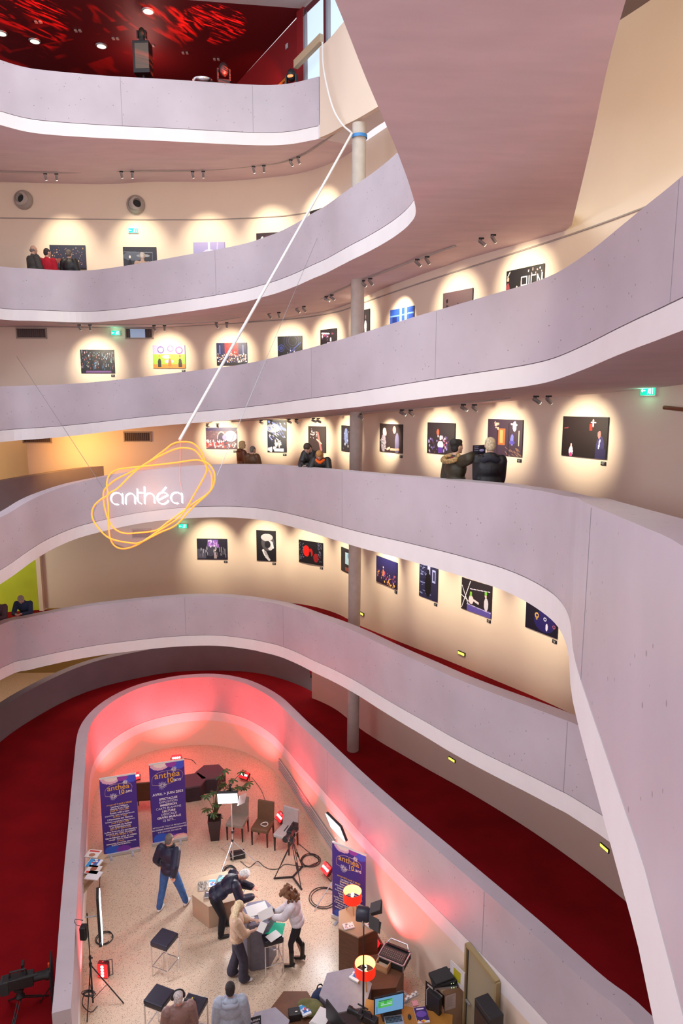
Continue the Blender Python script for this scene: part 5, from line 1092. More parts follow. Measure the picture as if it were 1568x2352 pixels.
sheet('papers', 628, 2150, .815, .26, .19, .75, 'white sheets on top of the green folder', 'papers', th=.004)
c = s3.location
for i, (dx, dy, colr, lab) in enumerate(((-.06, .05, (.7, .6, .02), 'black torch with a yellow ring on the bar stool'), (-.02, -.08, (.6, .03, .05), 'black torch with a red ring on the bar stool'))):
    t = empty('torch', (c.x + dx, c.y + dy, .81), .4*i, lab, 'torch', 'torches on the bar stool'); RY = Matrix.Rotation(PI/2, 3, 'Y')
    MB().lathe([(.028, -.10), (.028, .02), (.036, .05), (.036, .08)], (0, 0, 0), 14, RY).build('barrel', m_black, t); MB().lathe([(.037, .03), (.037, .045)], (0, 0, 0), 14, RY).build('coloured_ring', mat('ring_%d' % i, colr, .5), t)
# papers in hands
def held(info, i, off, w_, h_, rot, name, label, cat, m=None):
    c = world_of(info, info['W'][i]) + Vector(off); o = MB().box((0, 0, 0), (w_, h_, .004)).build(name, m or m_white); o.location = c; o.rotation_euler = rot; return tag(o, label, cat)
held(curly, 0, (-.16, .03, .05), .30, .21, (.2, -.3, .3), 'papers', 'white sheets held by the curly-haired woman', 'papers')
o = held(curly, 1, (-.12, -.02, .02), .14, .07, (.4, -.2, .2), 'phone', 'dark phone held by the curly-haired woman', 'phone', m_black)
held(blonde, 1, (.12, .04, .02), .14, .20, (.3, .2, -.3), 'note_card', 'note card held by the blonde woman', 'papers')
# ---- red uplights
m_redlit = mat('uplight_red', (1, .02, .02), .4, emit=(1, .015, .02), es=1.4); m_led = mat('uplight_led', (1, .9, .9), .4, emit=(1, .86, .84), es=4)
def uplight(px, py, rz, tilt, label, z=.16, target=None, energy=60, body=True, flip=0):
    p = at(px, py, z); t = empty('led_uplight', (p.x, p.y, 0), rz, label, 'stage light', 'red floor uplights')
    X = Matrix.Rotation(-tilt, 3, 'X'); c0 = V(0, 0, z)
    MB().box(c0 + X @ V(0, .05, 0), (.30, .10, .22), M=X).build('housing', mat('uplight_body', (.10, .008, .01), .4), t, .02)
    fr = MB().box(c0 + X @ V(0, -.004, 0), (.285, .012, .205), M=X).build('front_glass', m_redlit, t)
    m = MB()
    for q in range(4): m.lathe([(.001, 0), (.031, 0), (.031, .004)], c0 + X @ V(-.096 + q*.064, -.013, 0), 14, X @ Matrix.Rotation(PI/2, 3, 'X'))
    m.build('led_cells', m_led, fr)
    MB().tube([V(-.17, .04, z), V(-.17, .05, .02), V(.17, .05, .02), V(.17, .04, z)], .009, 6).build('yoke', m_black, t)
    if target: 
        lamp('uplight_beam', 'SPOT', (p.x, p.y, .34), energy, (1, .045, .05), target, .05, spot_size=math.radians(110), spot_blend=.8)
    return t
def lobp(px, z=1.4):
    q, n = hit(px, 1700, [Vector(a) for a in lob]); return q
uplight(405, 1741, .2, .9, 'red LED uplight behind the middle banner at the far wall', .2, (-5.6, 20.6, 1.6), 420)
uplight(309, 1783, .5, .8, 'red LED uplight at the top right corner of the left banner', .2, (-7.2, 19.2, 1.6), 420)
uplight(560, 1780, -.5, .9, 'red LED uplight half hidden behind the plant', .22, (-2.3, 19.5, 1.6), 420)
t1 = uplight(642, 1876, -1.0, .7, 'red LED uplight tilted beside the third chair', .28, (-.9, 17.0, 1.6), 320)
t2 = uplight(748, 1995, -1.0, .7, 'red LED uplight left of the right banner', .28, (.2, 14.5, 1.6), 380)
t3 = uplight(240, 2222, 0, .35, 'red LED uplight standing upright at the left wall', .2, (-5.4, 11.6, 1.0), 170)
uplight(860, 2166, -1.2, .6, 'small red LED uplight glowing between podium and mixing desk', .2, (1.3, 12.2, 1.7), 420)

t3.rotation_euler = (0, -PI/2, .25); t3.location.x += .17; t3.location.z = .17
# ---- lighting stands
def stand(base, htop, feet, label, m, name='light_stand', hub=.55):
    t = empty(name, (base.x, base.y, base.z), 0, label, 'stand')
    MB().tube([(0, 0, .05), (0, 0, htop*.55)], .016, 8).tube([(0, 0, htop*.5), (0, 0, htop)], .011, 8).build('pole', m, t)
    MB().lathe([(.026, -.04), (.03, -.03), (.03, .03), (.026, .04)], (0, 0, hub), 12).lathe([(.024, -.03), (.024, .03)], (0, 0, htop*.52), 12).box((.03, 0, htop*.52), (.04, .015, .02)).build('collar', m_black, t)
    for f in feet:
        fx = Vector((f.x - base.x, f.y - base.y, .015)); MB().tube([(0, 0, hub), fx], .011, 6).tube([fx*.5 + V(0, 0, hub*.5), (0, 0, .12)], .006, 5).build('leg', m, t)
    return t
b = at(535, 1978, 0); hz = at_y(531, 1848, b.y).z
stand(b, hz, [at(500, 2026, 0), at(598, 1990, 0), at(508, 1950, 0)], 'silver light stand carrying the bright panel before the chairs', m_silver)
t = empty('led_video_light', (b.x, b.y - .03, hz), math.radians(4), 'bright white LED light panel on silver stand by the plant', 'light')
m_lit = mat('panel_lit', (1, 1, 1), .4, emit=(.96, .97, 1), es=5)
RXp = Matrix.Rotation(.35, 3, 'X')
MB().box((-.08, .04, .20), (.50, .07, .36), M=RXp).build('housing', m_black, t, .01); MB().box((-.08, -.012, .185), (.47, .01, .33), M=RXp).build('diffuser', m_lit, t)
MB().tube([(-.02, .06, .36), (-.02, .04, .50), (.02, .04, .52)], .03, 8).build('bracket', m_black, t)
MB().box((.27, -.07, .19), (.20, .004, .34), M=Matrix.Rotation(.6, 3, 'Z') @ RXp).build('side_flap', mat('flap', (.85, .8, .82), .3, alpha=.4), t)
lamp('panel_light', 'AREA', (b.x - .05, b.y - .12, hz + .18), 38, (.95, .97, 1), (-2.4, 12.6, .4), .45, .32)
b = at(770, 2064, 0); hz = at_y(772, 1925, b.y).z
stand(b, hz, [at(721, 2094, 0), at(800, 2075, 0), at(770, 2040, 0)], 'silver light stand mostly hidden by the right banner', m_silver)
t = empty('led_video_light', (b.x, b.y, hz + .03), math.radians(-58), 'bright white LED panel seen over the top of the right banner', 'light')
MB().box((0, .04, .24), (.62, .06, .44), M=RXp).build('housing', m_black, t, .01); MB().box((0, -.002, .235), (.58, .012, .41), M=RXp).build('diffuser', m_lit, t)
lamp('panel_light', 'AREA', (b.x - .25, b.y - .15, hz + .25), 30, (.96, .97, 1), (-1.9, 11.6, .5), .5, .4)
b = at(214, 2308, 0); hz = at_y(186, 2098, b.y).z
stand(b, hz, [at(284, 2306, 0), at(200, 2349, 0), at(204, 2292, 0)], 'tall black light stand at the left lobby wall with coiled cable', m_black, hub=.85)
q = at_y(211, 2100, b.y + .1)
t = empty('tube_panel', (b.x + .26, b.y + .05, q.z - .5), math.radians(109), 'narrow upright LED panel seen edge-on beside the black stand', 'light')
MB().box((0, .06, .5), (.30, .05, 1.0)).build('housing', m_black, t, .01); MB().box((0, .025, .5), (.27, .012, .95)).build('diffuser', m_lit, t)
MB().tube([(-.02, .08, .55), (.0, .30, .56)], .012, 6).build('bracket', m_grey, t)
lamp('panel_light', 'AREA', (b.x + .42, b.y, q.z), 34, (.86, .88, 1), (-1.2, 10.8, .6), .3, .9)
m = MB()
rr = random.Random(11); 
def coil(cx, cy, z, r_, n, m_=None, sq=1.):
    pts = []
    for i in range(n*14): a = 2*PI*i/14; k = r_*(1 + .12*math.sin(a*.37) + rr.uniform(-.02, .02)); pts.append((cx + k*math.cos(a) + .02*math.sin(a*.21), cy + k*sq*math.sin(a) + .02*math.cos(a*.31), z + .004*(i/14)))
    return pts
o = MB().tube(cr(coil(b.x - .02, b.y - .12, .35, .10, 5, sq=.5), 2), .008, 5).tube(cr([(b.x - .1, b.y - .1, .38), (b.x - .14, b.y - .14, .15), (b.x + .02, b.y - .18, .03), (b.x + .1, b.y - .05, .03)], 4), .008, 5).build('cable_bundle', m_black); tag(o, 'bundle of black cable hanging on the left stand', 'cable')
t = empty('ballast_box', (b.x - .08, b.y, hz*.80), 0, 'black ballast box clamped to the left stand', 'box'); MB().box((0, 0, 0), (.12, .14, .26)).build('case', m_black, t, .02); MB().tube(cr([(-.04, 0, .12), (-.14, 0, .16), (-.14, 0, .26), (0, 0, .24)], 4), .006, 5).build('lead', m_black, t)
# floor cables
def floor_cable(pts, label, r_=.008):
    P = [at(x, y, .012) for x, y in pts]; o = MB().tube(cr(P, 4), r_, 5).build('cable', m_black); return tag(o, label, 'cable', 'cables on the lobby floor')
floor_cable([(552, 1978), (570, 1992), (582, 1985), (592, 1978), (606, 1990), (620, 1996), (640, 1995), (655, 1985), (690, 1990), (705, 1990), (735, 1978)], 'black cable running from the light stand past the camera tripod')
for cx, cy, r_, n, lab in ((527, 1999, .13, 5, 'tight coil of black cable at the foot of the silver stand'), (712, 1976, .22, 3, 'loose coil of black cable left of the red uplight'), (742, 2062, .30, 2, 'wide loop of black cable beside the right banner'), (238, 2155, .16, 2, 'loop of black cable above the left red uplight')):
    p = at(cx, cy, .015); o = MB().tube(cr(coil(p.x, p.y, .015, r_, n), 2), .009, 5).build('cable_coil', m_black); tag(o, lab, 'cable', 'cables on the lobby floor')
floor_cable([(578, 1785), (600, 1815), (612, 1850), (622, 1872), (650, 1895)], 'thin cable curving from the far uplight behind the chairs', .006)
floor_cable([(420, 1742), (440, 1745), (450, 1755)], 'short cable from the far uplight to the poufs', .007)
floor_cable([(686, 1938), (710, 1958), (735, 1976)], 'black cable from the third chair to the uplight')
floor_cable([(234, 1960), (228, 2040), (229, 2100), (236, 2148)], 'long black cable along the left lobby wall')
p = at(545, 1968, 0); t = empty('power_box', (p.x, p.y, 0), .25, 'black power supply box on the floor by the silver stand', 'box'); MB().box((0, 0, .06), (.36, .22, .12)).build('case', m_black, t, .015); MB().tube([(-.1, 0, .12), (-.1, 0, .16), (.1, 0, .16), (.1, 0, .12)], .01, 6).build('handle', m_blackm, t)

# ---- cameras on tripods
def tripod(base, feet, htop, label, spreader=True, name='tripod'):
    t = empty(name, base, 0, label, 'tripod')
    MB().lathe([(.07, 0), (.08, .03), (.05, .08), (.05, .14)], (0, 0, htop - .16), 14).box((0, 0, htop), (.14, .10, .05)).build('head', m_black, t)
    for f in feet:
        fx = Vector((f.x - base.x, f.y - base.y, .02)); d = fx - V(0, 0, htop - .15); s_ = d.cross(V(0, 0, 1)).normalized()*.022
        m = MB()
        for q in (-1, 1): m.tube([V(0, 0, htop - .15) + s_*q, V(0, 0, htop - .15) + d*.62 + s_*q], .010, 6)
        m.tube([V(0, 0, htop - .15) + d*.45, fx], .012, 6).ball(fx, .025, 8, 6).build('leg', m_black, t)
        if spreader: MB().box(fx*.5 + V(0, 0, .01), (.035, fx.length, .03), M=Matrix.Rotation(math.atan2(fx.y, fx.x) - PI/2, 3, 'Z')).build('spreader_arm', m_black, t)
    MB().tube([(0, .05, htop - .02), (.05, .30, htop - .22), (.06, .36, htop - .25)], .010, 6).build('pan_handle', m_black, t)
    return t
b = at(672, 2016, 0); hz = at_y(665, 1918, b.y).z
tripod(b, [at(630, 2019, 0), at(692, 2044, 0), at(694, 1992, 0)], hz, 'black camera tripod with floor spreader before the third chair')
def video_camera(loc, rz, label, s=1.):
    t = empty('video_camera', loc, rz, label, 'camera')
    MB().box((0, 0, .10*s), (.13*s, .36*s, .15*s)).build('body', m_black, t, .01)
    MB().box((0, -.16*s, .08*s), (.15*s, .10*s, .18*s)).build('battery', m_blackm, t, .008)
    MB().lathe([(.05*s, 0), (.055*s, .02), (.055*s, .14*s), (.07*s, .16*s), (.07*s, .22*s)], (0, .17*s, .10*s), 18, Matrix.Rotation(-PI/2, 3, 'X')).build('lens', m_black, t)
    MB().tube([(0, -.10*s, .18*s), (0, -.09*s, .25*s), (0, .09*s, .25*s), (0, .10*s, .18*s)], .014*s, 8).build('handle', m_black, t)
    MB().box((-.13*s, .04*s, .20*s), (.10*s, .03*s, .08*s)).tube([(-.05*s, .05*s, .2*s), (-.1*s, .05*s, .2*s)], .012*s).build('viewfinder', m_black, t)
    MB().tube([(.09*s, .02, .2*s), (.09*s, .24*s, .21*s)], .014*s, 8).build('microphone', m_blackm, t); return t
video_camera((b.x, b.y, hz + .03), math.radians(160), 'dark video camera on the tripod pointing at the seats')
zf = .45
b = Vector((*at(50, 2336, zf).xy, zf)); hz = at_y(48, 2272, b.y).z - zf
tripod(b, [b + V(-.42, .30, 0), b + V(.40, .42, 0), b + V(.02, -.5, 0)], hz, 'broadcast camera tripod on the red carpet, bottom left', False)
video_camera((b.x, b.y, zf + hz + .03), math.radians(-72), 'large broadcast camera on the red carpet, bottom left corner', 1.35)
t = empty('teleprompter', (b.x + .50, b.y + .16, zf), math.radians(-70), 'teleprompter hood in front of the broadcast camera', 'teleprompter')
MB().box((0, 0, hz + .10), (.5, .03, .62)).build('hood_panel', m_black, t, .01); MB().box((.0, -.03, hz + .34), (.05, .03, .06)).build('orange_tab', mat('orange_tab', (.7, .08, .02), .5), t); MB().tube([(0, 0, 0), (0, 0, hz)], .016).build('pole', m_black, t)
for a_ in (0, 2.1, 4.2): MB().tube([(0, 0, .5), (.32*math.cos(a_), .32*math.sin(a_), .01)], .010).build('leg', m_black, t)

# ---- plant
b = at(494, 1926, 0)
t = empty('potted_plant', (b.x, b.y, 0), .15, 'umbrella plant in a tapered dark brown square pot', 'plant')
MB().add([(x*s_, y*s_, z_) for z_, s_ in ((0, .105), (.58, .17)) for x, y in ((-1, -1), (1, -1), (1, 1), (-1, 1))] + [(x*.15, y*.15, .58) for x, y in ((-1, -1), (1, -1), (1, 1), (-1, 1))] + [(x*.15, y*.15, .52) for x, y in ((-1, -1), (1, -1), (1, 1), (-1, 1))],
    [(3, 2, 1, 0), (0, 1, 5, 4), (1, 2, 6, 5), (2, 3, 7, 6), (3, 0, 4, 7), (4, 5, 9, 8), (5, 6, 10, 9), (6, 7, 11, 10), (7, 4, 8, 11), (8, 9, 13, 12), (9, 10, 14, 13), (10, 11, 15, 14), (11, 8, 12, 15), (12, 13, 14, 15)]).build('pot', mat('pot_brown', L('3a2c30'), .5), t)
MB().box((0, 0, .535), (.29, .29, .02)).build('soil', mat('soil', (.03, .018, .01), .95), t)
rr = random.Random(4); tips = []
for px, py, dy in ((517, 1768, 0), (556, 1772, .1), (534, 1790, -.1), (571, 1797, 0), (512, 1800, .15), (546, 1806, -.15), (473, 1826, 0), (490, 1818, .1), (474, 1858, -.1), (497, 1846, 0), (488, 1868, -.15), (500, 1875, .1), (528, 1812, .2), (505, 1783, 0), (560, 1808, .1)):
    tips.append(at_y(px, py, b.y + dy) - Vector((b.x, b.y, 0)))
Rz = Matrix.Rotation(-.15, 3, 'Z'); tips = [Rz @ q for q in tips]
m = MB()
for q in tips: mid_ = V(q.x*.25, q.y*.25, .55 + (q.z - .55)*.5); m.tube(cr([(0, 0, .53), mid_, q], 4), [.013]*4 + [.008]*4 + [.005], 6)
m.build('stems', mat('stem', (.12, .10, .04), .8), t)
lm = MB()
for q in tips:
    n_ = rr.randint(7, 9); ph_ = rr.uniform(0, 6)
    for i in range(n_):
        a_ = ph_ + 2*PI*i/n_; ln = rr.uniform(.12, .18); d = V(math.cos(a_), math.sin(a_), -.35 + rr.uniform(-.2, .25)).normalized(); s_ = d.cross(V(0, 0, 1)).normalized()
        w_ = .030; v = [q, q + d*ln*.35 + s_*w_*.8, q + d*ln*.7 + s_*w_, q + d*ln + V(0, 0, -.02), q + d*ln*.7 - s_*w_, q + d*ln*.35 - s_*w_*.8, q + d*ln*.5 + V(0, 0, -.010)]
        lm.add(v, [(0, 1, 6), (1, 2, 6), (2, 3, 6), (3, 4, 6), (4, 5, 6), (5, 0, 6)])
lm.build('foliage', mat('leaf_green', (.045, .10, .02), .45, noise_s=6, noise_a=.5), t)

# ---- red table lamps
def table_lamp(px, py, z, label):
    p = at(px, py, z); t = empty('table_lamp', p, .4, label, 'lamp', 'red drum table lamps')
    MB().lathe([(.187, .26), (.187, .46)], (0, 0, 0), 36, cap=False).build('shade', mat('red_shade', (.75, .03, .012), .6, emit=(1, .03, .008), es=.75), t)
    MB().lathe([(.183, .262), (.183, .458)], (0, 0, 0), 36, cap=False).build('shade_lining', mat('shade_lining', (.95, .85, .55), .7), t)
    for i in range(3): a_ = 2*PI*i/3 + .3; MB().tube([(.03*math.cos(a_), .03*math.sin(a_), .27), (.13*math.cos(a_), .13*math.sin(a_), 0)], [.016, .010], 8).build('leg', mat('lamp_wood', (.62, .30, .08), .5), t)
    MB().lathe([(.04, .26), (.045, .28), (.02, .30), (.02, .33)], (0, 0, 0), 14).build('socket', m_white, t)
    MB().tube([(-.183, 0, .275), (.183, 0, .275)], .003, 4).tube([(0, -.183, .275), (0, .183, .275)], .003, 4).build('shade_ring', m_chrome, t)
    MB().ball((0, 0, .375), (.033, .033, .045)).build('bulb', mat('bulb_lit', (1, .9, .6), .4, emit=(1, .80, .42), es=9), t)
    lamp('bulb_light', 'POINT', p + Vector((0, 0, .375)), 11, (1, .72, .35), size=.04)
table_lamp(809, 2093, .95, 'red drum lamp on the tall podium before the purple banner')
table_lamp(838, 2264, .75, 'red drum lamp with wooden legs on the grey hexagonal table')
sheet('brochures', 820, 2242, .76, .20, .26, -.6, 'blue and white booklets under the nearer red lamp', 'papers', blue, th=.03)
for i, (px, py, rz) in enumerate(((800, 2128, .3), (838, 2110, -.4), (846, 2122, -.8))):
    sheet('leaflets', px, py, .96, .21, .15, rz, ('pinkish leaflets at the left of the tall podium', 'fanned white leaflets behind the stage lamp', 'fanned white leaflets at the right of the tall podium')[i], 'papers', [('bg', 'e8d8dc'), ('dots', 14, .1, .1, .9, .9, .06, .12, ['c89c90', '8c6c78', 'f4ecec'])], th=.02)
# stage lamp with barn doors on a stand
b = at_y(834, 2318, 9.95); b = Vector((b.x, b.y, 0)); hz = at_y(832, 2100, b.y).z
b.z = .76; stand(b, hz - .12 - .76, [b + V(-.12, .08, 0), b + V(.12, .08, 0), b + V(0, -.14, 0)], 'thin black lamp pole standing on the desk before the tall podium', m_black, hub=.12)
t = empty('barn_door_lamp', (b.x, b.y, hz), math.radians(-100), 'black stage lamp with open barn doors facing left', 'stage light')
MB().lathe([(.11, -.12), (.12, -.10), (.12, .06), (.10, .10)], (0, 0, 0), 20, Matrix.Rotation(-PI/2, 3, 'X')).build('housing', mat('lamp_dark', (.03, .03, .05), .35), t)
m = MB()
for k_, (ax, sgn) in enumerate((('x', 1), ('x', -1), ('z', 1), ('z', -1))):
    if ax == 'x': m.box((sgn*.17, .19, 0), (.012, .20, .24), M=Matrix.Rotation(-sgn*.5, 3, 'Z'))
    else: m.box((0, .19, sgn*.17), (.24, .20, .012), M=Matrix.Rotation(sgn*.5, 3, 'X'))
m.build('barn_doors', mat('barn_grey', (.07, .07, .075), .5), t); MB().tube([(-.15, 0, -.12), (-.15, 0, 0)], .01).tube([(.15, 0, -.12), (.15, 0, 0)], .01).tube([(-.15, 0, -.12), (.15, 0, -.12)], .01).build('yoke', m_chrome, t)

# ---- mixing desk, boxes, desk with screens
p = at(905, 2205, .62); t = empty('mixing_desk', (p.x, p.y, .61), math.radians(-28), 'audio mixing desk in an open aluminium flight case', 'mixing desk')
MB().box((0, 0, .07), (.52, .36, .14)).build('case', m_blackm, t, .008)
m = MB()
for q in (-1, 1): m.box((q*.26, 0, .135), (.02, .38, .02)).box((0, q*.18, .135), (.54, .02, .02)).box((q*.26, .18, .07), (.02, .02, .14)).box((q*.26, -.18, .07), (.02, .02, .14))
m.build('aluminium_edges', m_silver, t); MB().box((0, -.04, .15), (.46, .22, .02), M=Matrix.Rotation(.12, 3, 'X')).build('control_panel', mat('mixer_face', (.09, .055, .045), .5), t)
m = MB(); 
for i in range(12):
    for j in range(4): m.lathe([(.007, 0), (.006, .014)], (-.2 + i*.036, -.12 + j*.045, .165), 8)
m.build('knobs', mat('knob_grey', (.45, .42, .4), .5), t); MB().box((0, .15, .165), (.42, .04, .03)).build('rack_units', m_black, t)
MB().tube([(-.22, .20, .16), (-.18, .26, .20), (.16, .26, .20), (.20, .20, .16)], .014, 8).build('case_handle', m_silver, t)
p = at(880, 2222, .60); t = empty('wooden_box', (p.x, p.y, .60), math.radians(-30), 'open pale wooden box beside the mixing desk', 'box')
MB().box((0, 0, .01), (.26, .22, .02)).box((-.12, 0, .07), (.02, .22, .12)).box((.12, 0, .07), (.02, .22, .12)).box((0, .10, .07), (.24, .02, .12)).box((0, -.10, .07), (.24, .02, .12)).build('crate', mat('pale_wood', (.55, .33, .18), .6), t)
MB().box((0, -.03, .05), (.18, .10, .05)).build('card_pack', mat('card', (.5, .4, .28), .7), t)
dz = .76; d0 = at(905, 2325, dz)
t = empty('desk', (d0.x + .16, d0.y - .38, 0), math.radians(-12), 'wooden desk with screens, laptop and papers at the bottom edge', 'desk')
MB().box((0, 0, dz - .015), (1.5, 1.0, .03)).build('desktop', mat('desk_orange_wood', L('b07830'), .45, noise_s=4, noise_a=.12), t, .004)
for sx in (-1, 1):
    for sy in (-1, 1): MB().box((sx*.7, sy*.45, (dz - .03)/2), (.05, .05, dz - .03)).build('leg', m_blackm, t)
def monitor(px, py, z, rz, w_, h_, label, art, back=False, tilt=.12, lift=.14):
    p = at(px, py, z); t = empty('monitor', (p.x, p.y, z), rz, label, 'monitor'); X = Matrix.Rotation(-tilt, 3, 'X')
    MB().box((0, .015, lift + h_/2), (w_ + .03, .03, h_ + .03)).build('casing', m_black, t, .006)
    MB().tube([(0, .03, 0), (0, .05, lift + .05)], .02).box((0, .03, .008), (.26, .20, .016)).build('foot', m_black, t)
    print_panel('screen', w_, h_, art, t, 60, lift, m_screen, -.003)
    return t
monitor(893, 2335, dz, math.radians(14), .50, .30, 'lit monitor showing a green and blue table on the desk', [('bg', '6ca0cc'), ('r', .12, .35, .62, .85, '58c058'), ('r', .14, .78, .6, .84, '2c5c78'), ('r', .16, .6, .6, .65, 'b8d4dc'), ('r', .16, .5, .6, .55, 'b8d4dc'), ('r', .32, .55, .42, .78, '38b038'), ('r', .12, .4, .2, .7, '38b038'), ('r', .05, .08, .09, .5, '4c7ca0')], lift=.10)
t = monitor(772, 2372, dz, math.radians(125), .50, .32, 'dark monitor seen from behind at the bottom edge', [('bg', '1c2028')], lift=.10)
p = at(905, 2348, dz); t = empty('laptop', (p.x, p.y, dz), math.radians(8), 'open laptop with pale keyboard in front of the lit monitor', 'laptop')
MB().box((0, 0, .01), (.32, .23, .02)).build('base', m_silver, t, .005); m = MB()
for i in range(12):
    for j in range(4): m.box((-.13 + i*.0236, .075 - j*.028, .022), (.018, .02, .004))
m.build('keys', m_black, t); MB().box((0, .16, .12), (.32, .012, .22), M=Matrix.Rotation(-.35, 3, 'X')).build('lid', m_black, t, .004)
p = at(940, 2337, dz); o = MB().ball((0, 0, .015), (.03, .05, .018)).build('computer_mouse', m_black); o.location = (p.x, p.y, dz); tag(o, 'black computer mouse on the desk right of the laptop', 'mouse')
sheet('programme_booklet', 968, 2333, dz + .005, .21, .30, .15, 'purple programme booklet on the desk near the binder', 'booklet', [('bg', '35206c'), ('e', .5, .55, .3, .2, '6c4cb0'), ('r', .2, .85, .8, .93, 'e8e0f4'), ('r', 0, 0, 1, .12, 'f0e8f4'), ('dots', 8, .1, .0, .9, .15, .03, .06, ['d04060', 'f4c040'])], th=.02)
sheet('note_pad', 953, 2306, dz + .005, .10, .10, .2, 'pink note pad on the desk', 'note pad', col=L('e8a0a8'), th=.02)
p = at(842, 2352, dz); video_camera((p.x, p.y, dz + .02), math.radians(60), 'black camera equipment lying on the desk, bottom edge', .9)
for (px, py, sc_, lab) in ((925, 2295, .9, 'tangle of grey cable behind the lit monitor'),):
    p = at(px, py, dz); o = MB().tube(cr(coil(p.x, p.y, dz + .02, .10, 5), 2), .006, 5).build('cable_tangle', m_grey); tag(o, lab, 'cable')
p = at(945, 2292, dz); t = empty('power_strip', (p.x, p.y, dz), .5, 'white power strip with plugs behind the monitor', 'power strip'); MB().box((0, 0, .02), (.26, .05, .04)).build('strip', m_white, t, .005); MB().box((-.08, 0, .055), (.04, .04, .04)).box((.02, 0, .055), (.04, .04, .04)).box((.09, 0, .055), (.035, .04, .05)).build('plugs', m_white, t)
# cabinet with equipment, binder and poster
cz = 1.12; A_, B_, C_ = at(983, 2248, cz), at(1016, 2275, cz), at(1062, 2260, cz); D_ = A_ + C_ - B_
t = empty('cabinet', (0, 0, 0), 0, 'beige cabinet beside the door carrying stacked laptops and receivers', 'cabinet'); prism_obj('body', [A_, B_, C_, D_], 0, cz - .03, m_beige, t, .004)
ex = lambda P: [(p.x + (p.x - (B_.x + D_.x)/2)*.03, p.y + (p.y - (B_.y + D_.y)/2)*.03) for p in P]
prism_obj('top', ex([A_, B_, C_, D_]), cz - .03, cz, m_beige, t)
rc = math.atan2((C_ - B_).y, (C_ - B_).x); mid = (A_ + C_)/2 - (C_ - B_)*.08
for i, (dz_, hh, w_, d_, m_, lab, nm) in enumerate(((0, .05, .44, .30, m_silver, 'silver-edged rack receiver at the bottom of the stack', 'rack_receiver'), (.055, .05, .42, .28, m_black, 'black rack receiver with small green lamps in the stack', 'rack_receiver'), (.11, .03, .36, .26, m_blackm, 'closed dark laptop on top of the stack', 'closed_laptop'))):
    t = empty(nm, (mid.x - .02*i, mid.y + .0*i, cz + dz_), rc - .25 + .15*i, lab, 'laptop' if 'laptop' in nm else 'receiver'); MB().box((0, 0, hh/2), (w_, d_, hh)).build('case', m_black if i < 2 else m_, t, .004)
    if i < 2: MB().box((0, -d_/2 - .003, hh/2), (w_*.9, .006, hh*.7)).build('front_panel', m_ if i == 0 else m_blackm, t); MB().box((.1, -d_/2 - .008, hh/2), (.01, .006, .01)).box((.14, -d_/2 - .008, hh/2), (.01, .006, .01)).build('status_lamps', mat('lamp_green', (.5, 1, .2), .4, emit=(.6, 1, .2), es=2), t)
n_ab = Vector(((B_ - A_).y, -(B_ - A_).x, 0)).normalized(); mab = (A_ + B_)/2
t = orient(empty('poster', label='dark poster with portraits taped to the side of the cabinet', cat='poster'), (mab.x + n_ab.x*.01, mab.y + n_ab.y*.01, .50), n_ab)
print_panel('print', .42, .56, [('bg', '1c1014'), ('dots', 12, .12, .2, .9, .8, .07, .12, ['b07c68', '8c4c40', 'd8a890']), ('r', .1, .88, .9, .95, 'd8d0cc')], t, 30)
nbc = Vector(((C_ - B_).y, -(C_ - B_).x, 0)).normalized(); mbc = (B_*.6 + C_*.4)
t = orient(empty('notice_sheet', label='white printed notice taped to the front of the cabinet', cat='notice'), (mbc.x + nbc.x*.008, mbc.y + nbc.y*.008, .70), nbc)
print_panel('print', .21, .30, [('bg', 'd8ccc8')] + [('l', .15, .85 - .07*i, .8 - .1*(i % 3), .85 - .07*i, .008, '9c9094') for i in range(10)], t, 30)
q = B_ + (A_ - B_)*.25 + n_ab*.12
t = empty('ring_binder', (q.x, q.y, dz), math.atan2((A_ - B_).y, (A_ - B_).x) + PI, 'black ring binder with white spine standing on the desk', 'binder'); MB().box((0, 0, .16), (.28, .07, .32)).build('cover', m_black, t, .004); MB().box((-.142, 0, .16), (.008, .066, .31)).build('spine', m_white, t)
q = D_ + (C_ - D_)*.75; t = empty('leaning_posters', (q.x - .05, q.y - .08, cz), rc - PI/2.4, 'white and yellow sheets leaning on the wall above the cabinet', 'posters'); print_panel('print', .34, .36, [('bg', 'e8e4e4'), ('r', .25, .2, .75, .8, 'c0b828'), ('e', .2, .2, .1, .12, '4c6ca8')], t, 24); MB().box((0, .01, .18), (.34, .012, .36)).build('backing', m_white, t)
# bags and books at the bottom
p = at(736, 2276, .52); t = empty('backpack', (p.x, p.y, .0), .3, 'dark blue backpack with red trim next to the grey table', 'bag')
blob('body', [('e', (0, 0, .30), (.20, .15, .26)), ('e', (0, -.1, .2), (.15, .09, .15))], .015, mat('navy_cloth', (.02, .035, .09), .8), t); MB().tube(cr([(-.12, -.1, .38), (0, -.16, .36), (.12, -.12, .34)], 4), .018, 6).build('red_trim', mat('red_cloth', (.6, .03, .04), .7), t); MB().tube(cr([(-.06, .05, .52), (-.03, .05, .60), (.03, .05, .60), (.06, .05, .52)], 4), .012, 6).build('top_handle', m_black, t)
p = at(712, 2318, .62); t = empty('folded_jacket', (p.x, p.y, .60), .2, 'crumpled olive green jacket on the brown corner table', 'jacket'); blob('cloth', [('e', (0, 0, .05), (.22, .18, .07)), ('e', (.1, -.06, .08), (.13, .12, .07)), ('e', (-.08, .08, .07), (.14, .09, .07))], .014, mat('olive_cloth', L('6c6c40'), .9, noise_s=6, noise_a=.2), t)
t_ = sheet('booklet_stack', 700, 2322, .68, .16, .22, .45, 'stack of blue and white booklets on the black box', 'booklets', blue, th=.03)
